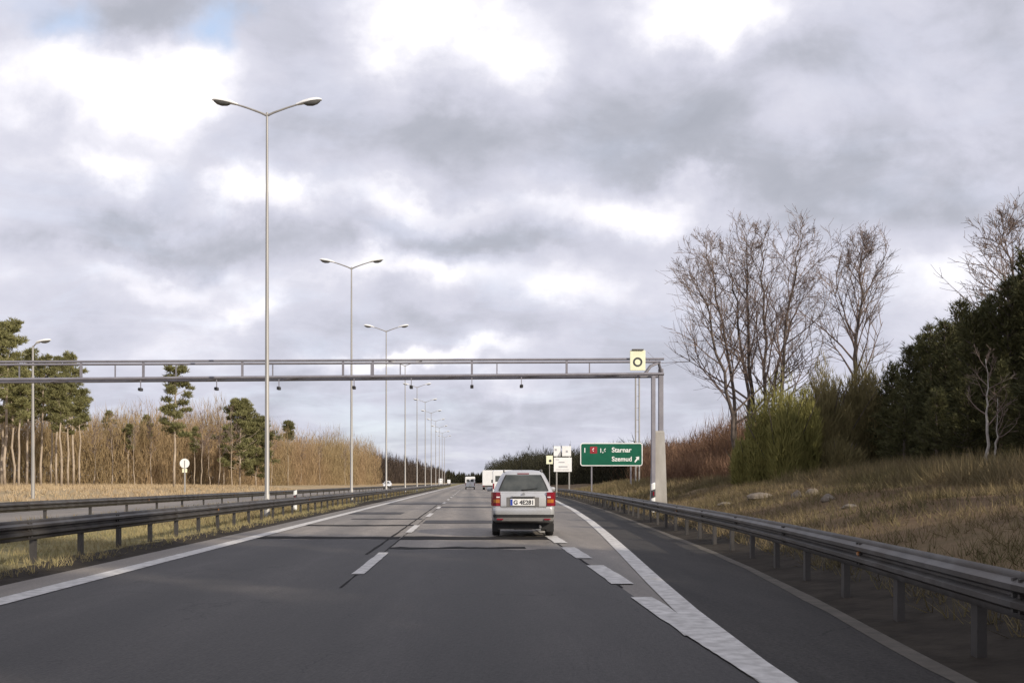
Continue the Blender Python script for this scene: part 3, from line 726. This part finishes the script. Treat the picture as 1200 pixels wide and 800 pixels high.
    link('bumper_reflector', MB().box((-.6, -.088, .455), (.16, .012, .035)).mesh('bumper_reflector'), M['red_lens'], c)
    link('bumper_reflector', MB().box((.6, -.088, .455), (.16, .012, .035)).mesh('bumper_reflector'), M['red_lens'], c)
    link('parcel_shelf', MB().box((0, .45, 1.13), (1.3, .5, .02)).mesh('parcel_shelf'), M['plastic'], c)
    link('aerial', MB().tube([(0, 1.9, 1.68), (0, 1.7, 2.0)], .006, 5).mesh('aerial'), M['black'], c)
    return c


car('silver estate car with red tail lights on the dashed exit lane line', (1.38, 25.0, .012), R(-1.5), M['silver'])


def van(label, loc, rz, H=2.4, L=5.2, wd=.98, group=None):
    c = thing('panel_van', label, 'van', loc, rz, group)
    mb = MB()
    mb.loft([ring_xz(*a) for a in ((wd - .06, .42, H - .06, 0, .14), (wd - .01, .38, H - .01, .08, .16), (wd, .36, H, .4, .18), (wd, .36, H, L - 1.9, .18), (wd - .03, .36, H - .06, L - 1.5, .2), (wd - .05, .36, 1.5, L - .75, .2), (wd - .1, .4, 1.2, L - .15, .18), (wd - .25, .45, .9, L, .12))])
    link('body', mb.mesh('body', True, 38), M['white_paint'], c)
    for s in (-1, 1):
        link('rear_window', MB().box((s * .42, -.004, H * .69), (.6, .02, .52), bev=.008).mesh('rear_window'), M['glass'], c)
        link('tail_light', MB().box((s * (wd - .1), -.004, 1.05), (.13, .03, .5), bev=.01).mesh('tail_light'), M['red_lens'], c)
        link('headlight', MB().box((s * .66, L - .12, .85), (.3, .12, .2), bev=.03).mesh('headlight'), M['clear_lens'], c)
        link('side_window', MB().box((s * (wd - .035), L - 1.55, 1.55), (.03, .75, .5), bev=.01).mesh('side_window'), M['glass'], c)
        link('mirror', MB().box((s * (wd + .12), L - 1.2, 1.5), (.2, .1, .3), bev=.03).mesh('mirror'), M['black'], c)
        for y in (.95, L - 1.0): wheel(c, s * (wd - .16), y, .34, .22)
    link('windscreen', MB().add([(-.78, L - 1.42, H - .14), (.78, L - 1.42, H - .14), (.84, L - .74, 1.56), (-.84, L - .74, 1.56)], [(0, 1, 2, 3)]).mesh('windscreen'), M['glass'], c)
    link('door_seam', MB().box((0, -.008, 1.3), (.014, .02, H - .95)).mesh('door_seam'), M['black'], c)
    link('bumper', MB().box((0, -.03, .45), (1.8, .16, .2), bev=.03).mesh('bumper'), M['plastic'], c)
    link('grille', MB().box((0, L - .02, .72), (.8, .06, .18), bev=.02).mesh('grille'), M['black'], c)
    link('number_plate', MB().box((0, -.012, .78), (.52, .02, .12)).mesh('number_plate'), M['sign_cream'], c)
    return c


def lorry(label, loc, rz, group=None):
    c = thing('box_lorry', label, 'lorry', loc, rz, group)
    link('cargo_box', MB().box((0, 4.0, 2.25), (2.5, 7.8, 2.9), bev=.06).mesh('cargo_box'), M['white_paint'], c)
    link('cab', MB().loft([ring_xz(*a) for a in ((1.2, .6, 3.1, 8.1, .15), (1.24, .55, 3.15, 8.6, .2), (1.24, .5, 2.9, 9.6, .2), (1.2, .5, 2.2, 9.95, .2), (1.1, .55, 1.6, 10.05, .15))]).mesh('cab', True, 38), M['white_paint'], c)
    link('windscreen', MB().add([(-1.05, 9.68, 2.8), (1.05, 9.68, 2.8), (1.08, 10.0, 1.85), (-1.08, 10.0, 1.85)], [(0, 1, 2, 3)]).mesh('windscreen'), M['glass'], c)
    link('chassis', MB().box((0, 4.9, .66), (1.0, 9.6, .22)).mesh('chassis'), M['black'], c)
    link('rear_bar', MB().box((0, .05, .55), (2.3, .12, .16)).mesh('rear_bar'), M['plastic'], c)
    for s in (-1, 1):
        link('tail_light', MB().box((s * 1.0, .0, .72), (.36, .05, .14)).mesh('tail_light'), M['red_lens'], c)
        link('headlight', MB().box((s * .85, 10.03, .85), (.35, .08, .2)).mesh('headlight'), M['clear_lens'], c)
        for y in (1.7, 2.9, 8.9): wheel(c, s * 1.05, y, .48, .3)
    return c


van('white panel van just ahead of the silver car, partly hidden by it', (3.05, 88, .012), R(-3), 2.5)
lorry('white box lorry beyond the van, left of the silver car', (3.7, 186, .012), R(-2))
van('white van far ahead in the right lane, left of the lorry', (.15, 196, .012), 0, 2.55, 5.4, 1.0)
car('white oncoming car in front of the far bare trees at left', (-17.2, 208, .012), math.pi, M['white_paint'])
lorry('white oncoming lorry far off, left one of two', (-17.0, 590, .012), math.pi, 'oncoming lorries far down the road')
lorry('white oncoming lorry at the vanishing end of the opposite road', (-17.0, 820, .012), math.pi, 'oncoming lorries far down the road')


# ------------------------------------------------------------------ trees
def grow_bare(seed, stem, r0, nb=20, sub=7, twig=5, start=.3, lens=.36, ang=38, tw=.012):
    """returns (trunk mesh, crown mesh) for a leafless tree; stem is a list of points from the base up"""
    r = random.Random(seed); S = [Vector(p) for p in stem]
    fine_ = []; n = 12
    for i in range(n + 1):
        t = i / n * (len(S) - 1); k = min(int(t), len(S) - 2); p = S[k].lerp(S[k + 1], t - k)
        if 0 < i < n: p = p + Vector((r.uniform(-1, 1), r.uniform(-1, 1), 0)) * r0 * .9
        fine_.append(p)
    H = (S[-1] - S[0]).length
    tr = MB().tube(fine_, [max(r0 * (1 - .93 * (i / n) ** .9), .012) for i in range(n + 1)], 7)
    cr = MB()
    def at(t):
        q_ = t * n; k = min(int(q_), n - 1); return fine_[k].lerp(fine_[k + 1], q_ - k), (fine_[k + 1] - fine_[k]).normalized()
    def tilt(d, a, az):
        s_ = d.cross(Vector((0, 0, 1)) if abs(d.z) < .95 else Vector((1, 0, 0))).normalized()
        s_ = Matrix.Rotation(az, 3, d) @ s_
        return (Matrix.Rotation(a, 3, s_) @ d).normalized()
    def limb(p, d, L, rad, level):
        pts = [p]; m_ = 4 if level < 2 else 2
        if level >= 3: m_ = 2
        dd = d.copy()
        for i in range(m_):
            dd = (dd + Vector((r.uniform(-.22, .22), r.uniform(-.22, .22), r.uniform(-.02, .22)))).normalized()
            pts.append(pts[-1] + dd * L / m_)
        cr.tube(pts, [max(rad * (1 - .8 * i / m_), tw * .55) for i in range(m_ + 1)], 4 if level < 2 else 3, cap=False)
        if level == 3: return
        cnt = (sub if level == 1 else twig)
        for j in range(cnt):
            t = r.uniform(.25, 1.0) * m_; k = min(int(t), m_ - 1)
            q_ = pts[k].lerp(pts[k + 1], t - k); e = (pts[k + 1] - pts[k]).normalized()
            limb(q_, tilt(e, R(r.uniform(22, 55)), r.uniform(0, 6.28)), L * r.uniform(.3, .55), max(rad * .42, tw), level + 1)
    for j in range(nb):
        t = start + (1 - start) * ((j + r.random()) / nb) ** .85
        t = min(t, .985); p, d = at(t)
        L = H * lens * (1.12 - t) * r.uniform(.65, 1.25) + .35
        limb(p, tilt(d, R(r.uniform(ang * .55, ang * 1.35)), j * 2.4 + r.uniform(-.6, .6)), L, max(r0 * (1 - .93 * t) * .55, .016), 1)
    return tr.mesh('trunk', True), cr.mesh('crown')


def bare_tree(name, label, loc, tm, cm, bark, group=None, rz=0, s=1.0):
    o = thing(name, label, 'tree', loc, rz, group); o.scale = (s, s, s)
    link('trunk', tm, bark, o); link('crown', cm, M['twig'], o); return o


CY = 52.0; kc = CY / 1150
STEMS = [('leftmost bare stem of the tall leafless clump, leaning left over the gantry end', (864, 546), [(849, 460), (829, 370), (806, 296)], .13),
         ('second bare stem from the left in the tall leafless clump', (870, 546), [(860, 460), (838, 350), (824, 268)], .13),
         ('third bare stem from the left in the tall leafless clump', (880, 546), [(876, 460), (868, 350), (855, 272)], .13),
         ('middle bare stem of the tall leafless clump behind the green bush', (888, 546), [(886, 460), (877, 340), (875, 252)], .15),
         ('tallest bare stem, third from the right in the leafless clump', (898, 546), [(900, 460), (898, 340), (899, 246)], .14),
         ('second bare stem from the right in the tall leafless clump', (905, 546), [(909, 460), (917, 340), (925, 262)], .14),
         ('rightmost bare stem of the tall leafless clump, leaning right', (909, 546), [(915, 450), (936, 370), (966, 306)], .12)]
for i, (lb, b0, up, r0) in enumerate(STEMS):
    d = CY + (-.8, .5, -.3, .9, 0, -.6, .7)[i]; X = (b0[0] - 550) * kc; Z = gz(X, d) - .15
    up = [(p[0], p[1] + 22) if k == 2 else p for k, p in enumerate(up)]
    st = [(0, 0, 0)] + [((p[0] - b0[0]) * kc, (.2, -.4, .5, -.3, .3, -.5, .4)[i] * (k + 1), 1.4 + (565 - p[1]) * kc - Z) for k, p in enumerate(up)]
    tm, cm = grow_bare(40 + i, st, r0 * 1.05, 21, 8, 5, .22, .36, 46, .011)
    bare_tree('bare_tree', lb, (X, d, Z), tm, cm, M['bark'], 'stems of the tall leafless clump')
# second bare tree with a forked trunk
d = 50.0; k2 = d / 1150; X = (1008 - 550) * k2; Z = gz(X, d) - .1
st = [(0, 0, 0), ((1004 - 1008) * k2, .1, (560 - 450) * k2), ((1010 - 1008) * k2, 0, (560 - 350) * k2), ((1012 - 1008) * k2, .2, (560 - 298) * k2)]
tm, cm = grow_bare(71, st, .15, 38, 9, 5, .28, .40, 36, .011)
bare_tree('bare_tree', 'single bare tree with upswept branches between the leafless clump and dark conifers', (X, d, Z), tm, cm, M['bark'])
# pale forked birch before the conifers
d = 30.0; k3 = d / 1150; X = (1157 - 550) * k3; Z = gz(X, d) - .1
tm, cm = grow_bare(72, [(0, 0, 0), (-.02, 0, 1.5), (.05, .1, 2.5), (.0, .1, 3.4)], .055, 12, 4, 3, .25, .30, 42, .006)
bare_tree('birch_tree', 'slender pale birch with thin bare branches before the dark conifers', (X, d, Z), tm, cm, M['birch'])
tm, cm = grow_bare(73, [(0, 0, 0), (.12, 0, 1.0), (.2, .1, 2.2)], .045, 7, 3, 3, .3, .34, 42, .007)
bare_tree('birch_tree', 'shorter pale birch stem just right of the slender birch', (X + .22, d + .1, Z), tm, cm, M['birch'])
d = 47.0; X = (967 - 550) * d / 1150
tm, cm = grow_bare(74, [(0, 0, 0), (.05, 0, 1.5), (-.1, .1, 3.6)], .07, 10, 4, 3, .3, .3, 40, .01)
bare_tree('bare_tree', 'small bare sapling right beside the green willow bush', (X, d, gz(X, d) - .1), tm, cm, M['bark'])
# bare tree rising behind the conifers at the right edge
d = 44.0; k4 = d / 1150; X = (1196 - 550) * k4; Z = gz(X, d) - .1
tm, cm = grow_bare(75, [(0, 0, 0), (0, 0, 4), (-.4, 0, 8), (-.6, .2, (556 - 268) * k4)], .19, 34, 8, 5, .45, .42, 52, .013)
bare_tree('bare_tree', 'bare spreading tree rising above the dark conifers at the right edge', (X, d, Z), tm, cm, M['bark'])


def pine_meshes(seed, H, cstart, cr_, lean=.3, dens=1.0):
    r = random.Random(seed); rs = np.random.RandomState(seed)
    pts = [(0, 0, -.2)]
    for i in range(1, 7): pts.append((lean * (i / 6) ** 2 + r.uniform(-.12, .12), r.uniform(-.15, .15), H * .96 * i / 6))
    tr = MB().tube(pts, [.16, .145, .13, .115, .095, .07, .025], 8)
    def stem(z):
        t = min(max(z / (H * .16), 0), 5.999); k = int(t); return Vector(pts[k]).lerp(Vector(pts[k + 1]), t - k)
    P_, D_ = [], []
    nbr = int(30 * dens)
    for j in range(nbr):
        f_ = (j + r.random()) / nbr; z = H * (cstart + (1 - cstart) * f_ * .97); p = stem(z)
        L = cr_ * (.35 + .75 * math.sin(math.pi * min(1, .18 + f_ * .85))) * r.uniform(.55, 1.15)
        az = j * 2.4 + r.uniform(-.5, .5); e = Vector((math.cos(az), math.sin(az), r.uniform(.05, .5) + .5 * f_)).normalized()
        q1 = p + e * L * .55; q2 = q1 + (e + Vector((0, 0, .25))).normalized() * L * .45
        tr.tube([p, q1, q2], [.05, .03, .012], 4, cap=False)
        for c_ in range(r.choice((2, 3, 3))):
            ctr = p.lerp(q2, r.uniform(.55, 1.05)) + Vector((r.uniform(-.4, .4), r.uniform(-.4, .4), r.uniform(-.1, .4)))
            n_ = 60; rad = r.uniform(.4, .85)
            o_ = unit(rs.normal(0, 1, (n_, 3))) * (rs.uniform(0, 1, (n_, 1)) ** .5) * rad; o_[:, 2] *= .55
            P_.append(np.array(ctr) + o_); D_.append(o_ + np.array([0, 0, .45]))
    T = needles(rs, np.concatenate(P_), np.concatenate(D_), .34, .085, 4, .45)
    return tr.mesh('trunk', True), tri_mesh('crown', T)


def pine(label, x, y, pm, group=None, rz=0, s=1.0, cat='tree', name='pine_tree'):
    o = thing(name, label, cat, (x, y, ground(x, y) - .1), rz, group); o.scale = (s, s, s)
    link('trunk', pm[0], M['pine_bark'], o); link('crown', pm[1], M['pine_leaf'], o); return o


PINES = [pine_meshes(1, 17, .56, 1.7, .5, .65), pine_meshes(2, 15.6, .46, 1.9, -.6, .65), pine_meshes(3, 14.6, .6, 1.6, .8, .65), pine_meshes(4, 17.5, .5, 2.1, -.4, .7)]
r = random.Random(9)
PL = 'tall pine with a bare pale trunk in the forest edge at far left'
for i, (px, d, k) in enumerate([(-8, 92, 3), (6, 99, 0), (16, 104, 1), (22, 96, 2), (31, 110, 3), (48, 106, 0), (66, 112, 3), (72, 102, 2), (80, 108, 1), (86, 118, 0), (2, 116, 1), (40, 122, 2), (60, 126, 0), (-22, 100, 2), (-38, 108, 1), (93, 120, 2), (-60, 104, 0), (-55, 90, 3), (-85, 98, 1), (-104, 108, 2), (-122, 94, 0), (-140, 104, 3), (-165, 96, 1), (-190, 106, 0)]):
    X = (px - 550) * d / 1150; pine({-8: 'tallest pine, its dense crown cut by the left picture edge', 86: 'rightmost pine of the left forest edge, beside the brown thicket', 93: 'pine set back at the right end of the left forest edge', 31: 'pine just behind the pale street lamp at far left', 48: 'pine just right of the pale street lamp at far left'}.get(px, PL), X, d, PINES[k], 'pines of the forest edge at far left', r.uniform(0, 6.28), r.uniform(.78, .99) * (1.02 if px < 8 else .96))
X = (204 - 550) * 115 / 1150
pine('lone tall slim pine standing out above the brown thicket', X, 115, pine_meshes(11, 14.2, .42, 1.75, .25, .9))
X = (281 - 550) * 150 / 1150
pine('broad bushy pine left of the nearest lamp pole, green almost to the ground', X, 150, pine_meshes(12, 12.8, .14, 3.7, .3, 2.6))
X = (300 - 550) * 158 / 1150
pine('lower bushy pine half behind the nearest lamp pole', X, 158, pine_meshes(14, 10.6, .12, 3.2, .3, 2.2))
X = (337.5 - 550) * 205 / 1150
pine('thin small crowned pine far off, right of the nearest lamp pole', X, 205, pine_meshes(13, 13.2, .72, .9, .1, .5))
for px, d, s, lb in ((150, 142, .60, 'low pine crown showing above the thicket, left of the lone pine'), (128, 150, .66, 'low pine crown above the thicket nearest the forest edge'), (172, 148, .62, 'low pine crown just left of the lone tall pine'), (228, 140, .5, 'short pine right of the lone tall pine')):
    pine(lb, (px - 550) * d / 1150, d, PINES[int(px) % 4], None, px, s)


def conifer_meshes(seed, H, wd):
    """young dense conifer: whorls of rising branches clothed in needles"""
    r = random.Random(seed); rs = np.random.RandomState(seed); tr = MB().tube([(0, 0, -.2), (.03, 0, H * .5), (0, .03, H * .97)], [.13, .08, .012], 7)
    P_, D_ = [], []; nw = int(H * 2.3)
    for k in range(nw):
        f_ = k / nw; z = .35 + (H - .5) * f_
        L0 = wd * (1 - f_) ** .75 * (.75 + .25 * math.sin(f_ * 9 + seed)) + .16
        for j in range(7 if f_ < .8 else 5):
            az = j * .9 + k * .7 + r.uniform(-.25, .25); L = L0 * r.uniform(.65, 1.2)
            e = np.array([math.cos(az), math.sin(az), .12 + .75 * f_ + r.uniform(-.1, .15)]); e /= np.linalg.norm(e)
            n_ = max(10, int(L * 34)); t = rs.uniform(.12, 1, (n_, 1)) ** .7
            p = np.array([0, 0, z]) + e * L * t + np.array([0, 0, .28]) * (t ** 2) * L + rs.normal(0, .085, (n_, 3))
            P_.append(p); D_.append(np.repeat(e[None] + [0, 0, .35], n_, 0))
            if j % 2 == 0: tr.tube([(0, 0, z), tuple(np.array([0, 0, z]) + e * L * .6), tuple(np.array([0, 0, z + .28 * L]) + e * L)], [.028, .018, .008], 3, cap=False)
    for j in range(5): P_.append(np.array([[0, 0, H * .96]])); D_.append(np.array([[r.uniform(-.4, .4), r.uniform(-.4, .4), 1.]]))
    return tr.mesh('trunk'), tri_mesh('crown', needles(rs, np.concatenate(P_), np.concatenate(D_), .27, .042, 4, .42))


CON = [conifer_meshes(5, 7.5, 2.0), conifer_meshes(6, 6.2, 1.9), conifer_meshes(7, 8.4, 2.1)]
CLB = 'dark young conifer in the dense stand on the right bank'
r = random.Random(3)
def conifer(px, d, k, top=None, x=None, lb=CLB, big=1.0):
    X = x if x is not None else (px - 550) * d / 1150
    z = gz(X, d) - .1; H = (7.5, 6.2, 8.4)[k]
    s = ((1.4 + (565 - top) * d / 1150 - z) / H) if top else r.uniform(.95, 1.15) * big
    o = thing('conifer_tree', lb, 'tree', (X, d, z), r.uniform(0, 6.28), 'dark conifers on the right bank'); o.scale = (s * r.uniform(1., 1.2), s * r.uniform(1., 1.2), s)
    link('trunk', CON[k][0], M['bark'], o); link('crown', CON[k][1], M['dark_leaf'], o)


for px, d, k, tp in [(1046, 47, 1, 425), (1066, 43, 0, 402), (1090, 45, 2, 376), (1108, 40, 0, 372), (1124, 43, 2, 348), (1142, 38, 1, 362), (1160, 41, 0, 345), (1182, 37, 2, 322), (1204, 40, 0, 290), (1226, 36, 2, 290), (1195, 46, 2, 318), (1085, 50, 1, 392), (1120, 49, 0, 375), (1150, 47, 2, 358),
                     (1060, 39, 1, 470), (1098, 36, 1, 455), (1135, 34.5, 1, 442), (1172, 34, 0, 420), (1215, 32, 0, 400), (1250, 34, 2, 310), (1262, 30, 0, 330), (1028, 49, 1, 462)]:
    conifer(px, d, k, tp, None, {1046: 'leftmost dark conifer of the stand, beside the single bare tree', 1204: 'tall dark conifer at the right edge, under the spreading bare crown', 1066: 'dark conifer second from the left end of the stand', 1090: 'pointed dark conifer left of the middle of the stand', 1215: 'low dark conifer in front at the right edge of the photo', 1060: 'low dark conifer in front at the left end of the stand', 1135: 'low dark conifer standing in front, just left of the pale birch', 1172: 'dark conifer directly behind the pale birch'}.get(px, CLB))
for x, d, k in [(17.5, 24, 2), (19.5, 27, 0), (15.8, 19.5, 0), (18.5, 18, 2), (15.0, 14, 1), (17.5, 11.5, 2), (14.6, 8.5, 0), (17.0, 5.0, 2), (14.4, 2.0, 1), (16.8, -2, 2), (14.8, -6, 0), (17.2, -9.5, 2), (15.0, -14, 0), (17.5, -18, 2), (21.5, 21, 2), (21, 15, 0), (20.5, 8, 2), (20, 1.5, 0), (20.5, -6, 2), (20, -13, 0), (16.2, -24, 2), (19, -28, 0), (16.4, -32, 2), (23, -20, 2), (24, -10, 2), (23.5, -1, 2)]:
    conifer(0, d, k, None, x, 'tall dark conifer in the stand alongside the right bank, beyond the picture edge, sized for the shade it casts', 2.05 if d < 3 else (1.2 if d < 7 else .85))  # unseen trees, heights shaped to shade the near road and spare the car


def shoots(seed, cx, cy, base, wd, dp, H, n, ln, w_, lean=.35, per=3, prof=None):
    """mass of thin rising shoots inside a rounded volume"""
    rs = np.random.RandomState(seed)
    a = rs.uniform(0, 2 * math.pi, n); q_ = rs.uniform(0, 1, n) ** .5
    x = np.cos(a) * q_ * wd; y = np.sin(a) * q_ * dp
    hh = H * np.sqrt(np.maximum(1 - (q_ * .93) ** 2, .05)) * rs.uniform(.75, 1.08, n)
    z = hh * rs.uniform(0.0, .9, n)
    Pn = np.stack([cx + x * (.55 + .45 * z / H), cy + y * (.55 + .45 * z / H), base + z], 1)
    Dn = np.stack([x / wd * lean, y / dp * lean, np.ones(n)], 1)
    return needles(rs, Pn, Dn, ln, w_, per, .28)


def bush(name, label, px, d, wd, H, mt, n, seed, ln=.6, w_=.03, dp=None, spread=.35):
    X = (px - 550) * d / 1150; Z = gz(X, d) - .05
    o = thing(name, label, 'bush', (X, d, Z))
    rr_ = random.Random(seed); mb = MB()
    for j in range(9):
        e = Vector((rr_.uniform(-.6, .6), rr_.uniform(-.6, .6), 1)).normalized(); mb.tube([(0, 0, 0), e * H * .4, e * H * .75 + Vector((0, 0, .1))], [.04, .025, .01], 4)
    link('stems', mb.mesh('stems'), M['bark'], o)
    T = []
    for j in range(9):
        a_ = j * 2.4 + rr_.uniform(-.4, .4); q_ = wd * .62 * (j / 9) ** .5; f_ = rr_.uniform(.62, 1.0) if j else 1.0
        T.append(shoots(seed * 20 + j, math.cos(a_) * q_, math.sin(a_) * q_, 0, wd * rr_.uniform(.38, .6), wd * rr_.uniform(.38, .6), H * f_ * (1 - .25 * q_ / wd), n // 9, ln * rr_.uniform(.7, 1.2), w_, spread))
    link('foliage', tri_mesh('foliage', np.concatenate(T)), mt, o)


bush('willow_bush', 'bright green willow bush at the foot of the leafless clump', 914, 44, 2.1, 5.6, M['bush_leaf'], 15300, 21, .42, .035)
bush('willow_bush', 'lower green bush skirting the left of the willow', 880, 45.5, 1.4, 3.0, M['bush_leaf'], 4500, 22, .38, .035)
bush('scrub_bush', 'olive brown scrub between the willow bush and the single bare tree', 964, 47, 2.1, 6.3, M['olive_leaf'], 15000, 23, .5, .035)
bush('scrub_bush', 'olive brown scrub at the foot of the single bare tree', 1012, 48.5, 2.2, 6.6, M['olive_leaf'], 15000, 24, .5, .035)
bush('scrub_bush', 'low brown scrub under the small bare sapling', 985, 43.5, 1.3, 2.0, M['olive_leaf'], 3500, 25, .4, .03)


def thicket(name, mt, line, depth, n, hf, seed, ln, wd, per=2, base=ground, spread=.2):
    """upright bare growth along a line; line: [(x,y)...], hf: height at 0..1 along it"""
    rs = np.random.RandomState(seed); t = rs.uniform(0, 1, n)
    L = np.array(line); ts = np.linspace(0, 1, len(L))
    x = np.interp(t, ts, L[:, 0]); y = np.interp(t, ts, L[:, 1]); dd = rs.uniform(0, 1, n) ** 1.3
    if np.isscalar(depth): x = x + math.copysign(1, x.mean()) * dd * abs(depth)
    else: x = x + depth[0] * dd; y = y + depth[1] * dd
    y = y + rs.uniform(-2, 2, n)
    ph = rs.uniform(0, 6.28, 5)
    hh = np.interp(t, np.linspace(0, 1, len(hf)), hf) * (1 + .10 * np.sin(t * 41 + ph[0]) + .08 * np.sin(t * 97 + ph[1]) + .06 * np.sin(t * 190 + ph[2])) * rs.uniform(.72, 1.08, n)
    z = hh * (rs.uniform(0, 1, n) ** .8) - ln * .6
    z = np.maximum(z, 0)
    bz = np.array([base(a, b_) for a, b_ in zip(x, y)])
    T = needles(rs, np.stack([x, y, bz + z - .1], 1), np.repeat([[0, 0, 1.]], n, 0), ln, wd, per, spread)
    o = link(name, tri_mesh(name, T), mt, kind='stuff'); return o


thicket('bare_thicket', M['thicket'], [(-84, 118), (-58, 128), (-47, 145), (-41, 165), (-37, 200), (-33, 260), (-30.5, 345)], (-14, 10), 84000, [9, 9.5, 10, 10.2, 11, 12.8, 11.5, 11.5, 12, 14.5, 12.5], 31, 1.9, .06, 2, spread=.3)
thicket('red_thicket', M['thicket_red'], [(10.5 + 6.5, 62), (17.5, 72), (18.5, 88), (19, 110), (19, 140)], (10, 6), 34000, [4.6, 3.9, 3.6, 4, 4.5], 32, 1.1, .035, 2, spread=.32)
thicket('low_scrub', M['thicket_red'], [(15.5, 56), (15.0, 68), (15.5, 84)], (3, 4), 9000, [1.3, 1.9, 1.7], 38, .7, .03, 2, spread=.35)
thicket('far_bare_wood', M['far_wood'], [(-43, 400), (-40, 520), (-36, 800), (-30, 1300)], (-40, 40), 26000, [13, 13, 15, 17, 17, 16], 33, 4.0, .28, 2)
thicket('far_wood', M['far_pine'], [(-60, 1500), (0, 1620), (60, 1500)], (0, 60), 9000, [24, 18, 15, 17, 24], 34, 5, .8, 2)
thicket('far_conifer_wood', M['far_pine'], [(19, 118), (18, 160), (16.5, 230), (15.5, 350), (15, 600), (15, 1000)], (24, 10), 60000, [4.6, 4.9, 5.3, 6.4, 8.5, 10, 12, 14, 17, 19], 35, 1.5, .11, 3, spread=.5)

# pale thin trunks that stand out in the left thicket
tms = [grow_bare(90 + i, [(0, 0, 0), (.2, 0, 3), (.1, .1, 6.5), (.3, 0, 9.5 + i)], .085, 12, 4, 3, .4, .25, 30, .03) for i in range(3)]
for i, (px, d) in enumerate([(110, 126), (131, 122), (158, 128), (178, 122), (236, 138), (256, 142), (262, 150), (246, 150), (272, 140), (318, 180), (352, 215), (375, 230), (405, 250)]):
    X = (px - 550) * d / 1150
    bare_tree('bare_tree', 'thin pale bare trunk standing in the brown thicket at left', (X, d, ground(X, d) - .1), *tms[i % 3], M['pine_bark'], 'thin trunks in the left thicket', i * 1.3, .85 if px < 200 else 1.0)

# ------------------------------------------------------------------ grasses, stones
def grass(name, mt, n, xr, yr, ln, wd, seed, per=3, cond=None, bias=1.0):
    rs = np.random.RandomState(seed)
    y = yr[0] + (yr[1] - yr[0]) * rs.uniform(0, 1, n) ** bias
    t = rs.uniform(0, 1, n); x = np.array([xr(a)[0] + (xr(a)[1] - xr(a)[0]) * b_ for a, b_ in zip(y, t)])
    cl = np.sin(x * 1.7 + 1.3 * np.sin(y * .8)) * np.sin(y * 1.1 + x * .6) + rs.uniform(-1, 1, n) > -.35
    x, y = x[cl], y[cl]
    z = np.array([gz(a, b_) for a, b_ in zip(x, y)])
    T = needles(rs, np.stack([x, y, z - .02], 1), np.repeat([[-.1, .1, 1.]], len(x), 0), ln, wd, per, .45)
    link(name, tri_mesh(name, T), mt, kind='stuff')


grass('dry_grass', M['blade'], 42000, lambda y: (bx(y) + .5, bx(y) + 12), (3, 58), .26, .014, 41)
grass('dry_grass', M['blade'], 9000, lambda y: (bx(y) + 6.5, bx(y) + 11), (18, 50), .6, .02, 42)
grass('dry_grass', M['blade'], 9000, lambda y: (bx(y) + .5, bx(y) + 10), (50, 110), .45, .04, 43)
grass('median_grass', M['blade_green'], 30000, lambda y: (-14.6, -6.6), (6, 60), .16, .012, 44)
grass('median_grass', M['blade'], 9000, lambda y: (-14.6, -7.6), (30, 140), .25, .04, 45)
grass('verge_grass', M['blade_pale'], 14000, lambda y: (-60, -27), (55, 160), .4, .06, 46)


def rock(name, label, px, py, sx, sy, sz, mt, seed, cat='stone', group=None, d0=30.0):
    # where the sight line meets the bank
    d = 12.0
    while d < 70:
        X = (px - 550) * d / 1150
        if gz(X, d) >= 1.4 + (565 - py) * d / 1150: break
        d += .1
    r_ = random.Random(seed); rings = []
    for i, (zz2, f_) in enumerate(((-.3, .8), (0, 1.0), (.45, .92), (.8, .62), (1.0, .25))):
        rings.append([(math.cos(2 * math.pi * k / 9) * sx * f_ * r_.uniform(.8, 1.15), math.sin(2 * math.pi * k / 9) * sy * f_ * r_.uniform(.8, 1.15), zz2 * sz * r_.uniform(.85, 1.1)) for k in range(9)])
    o = link(name, MB().loft(rings).mesh(name, True, 35), mt, None, (X, d, gz(X, d)), (0, 0, r_.uniform(-.4, .4))); tag(o, label, cat, group)


rock('boulder', 'long flat pale boulder on the bank below the green bush', 892, 584, .55, .3, .2, M['stone'], 1)
rock('stone', 'pale stone left of three below the low brown scrub', 934, 583, .17, .15, .22, M['stone'], 2, 'stone', 'pale stones on the right bank')
rock('stone', 'pale stone in the middle of the three below the low brown scrub', 952, 580, .2, .16, .2, M['stone'], 3, 'stone', 'pale stones on the right bank')
rock('stone', 'pale stone right of three below the low brown scrub', 970, 587, .18, .15, .18, M['stone'], 4, 'stone', 'pale stones on the right bank')
rock('stone', 'small flat stone lowest on the bank, nearest the dark guard rail', 996, 595, .22, .15, .1, M['stone'], 5, 'stone', 'pale stones on the right bank')
rock('stone', 'flat pinkish stone left on the bank by the guard rail', 850, 592, .3, .2, .12, M['stone'], 6, 'stone', 'pale stones on the right bank')
print('done')
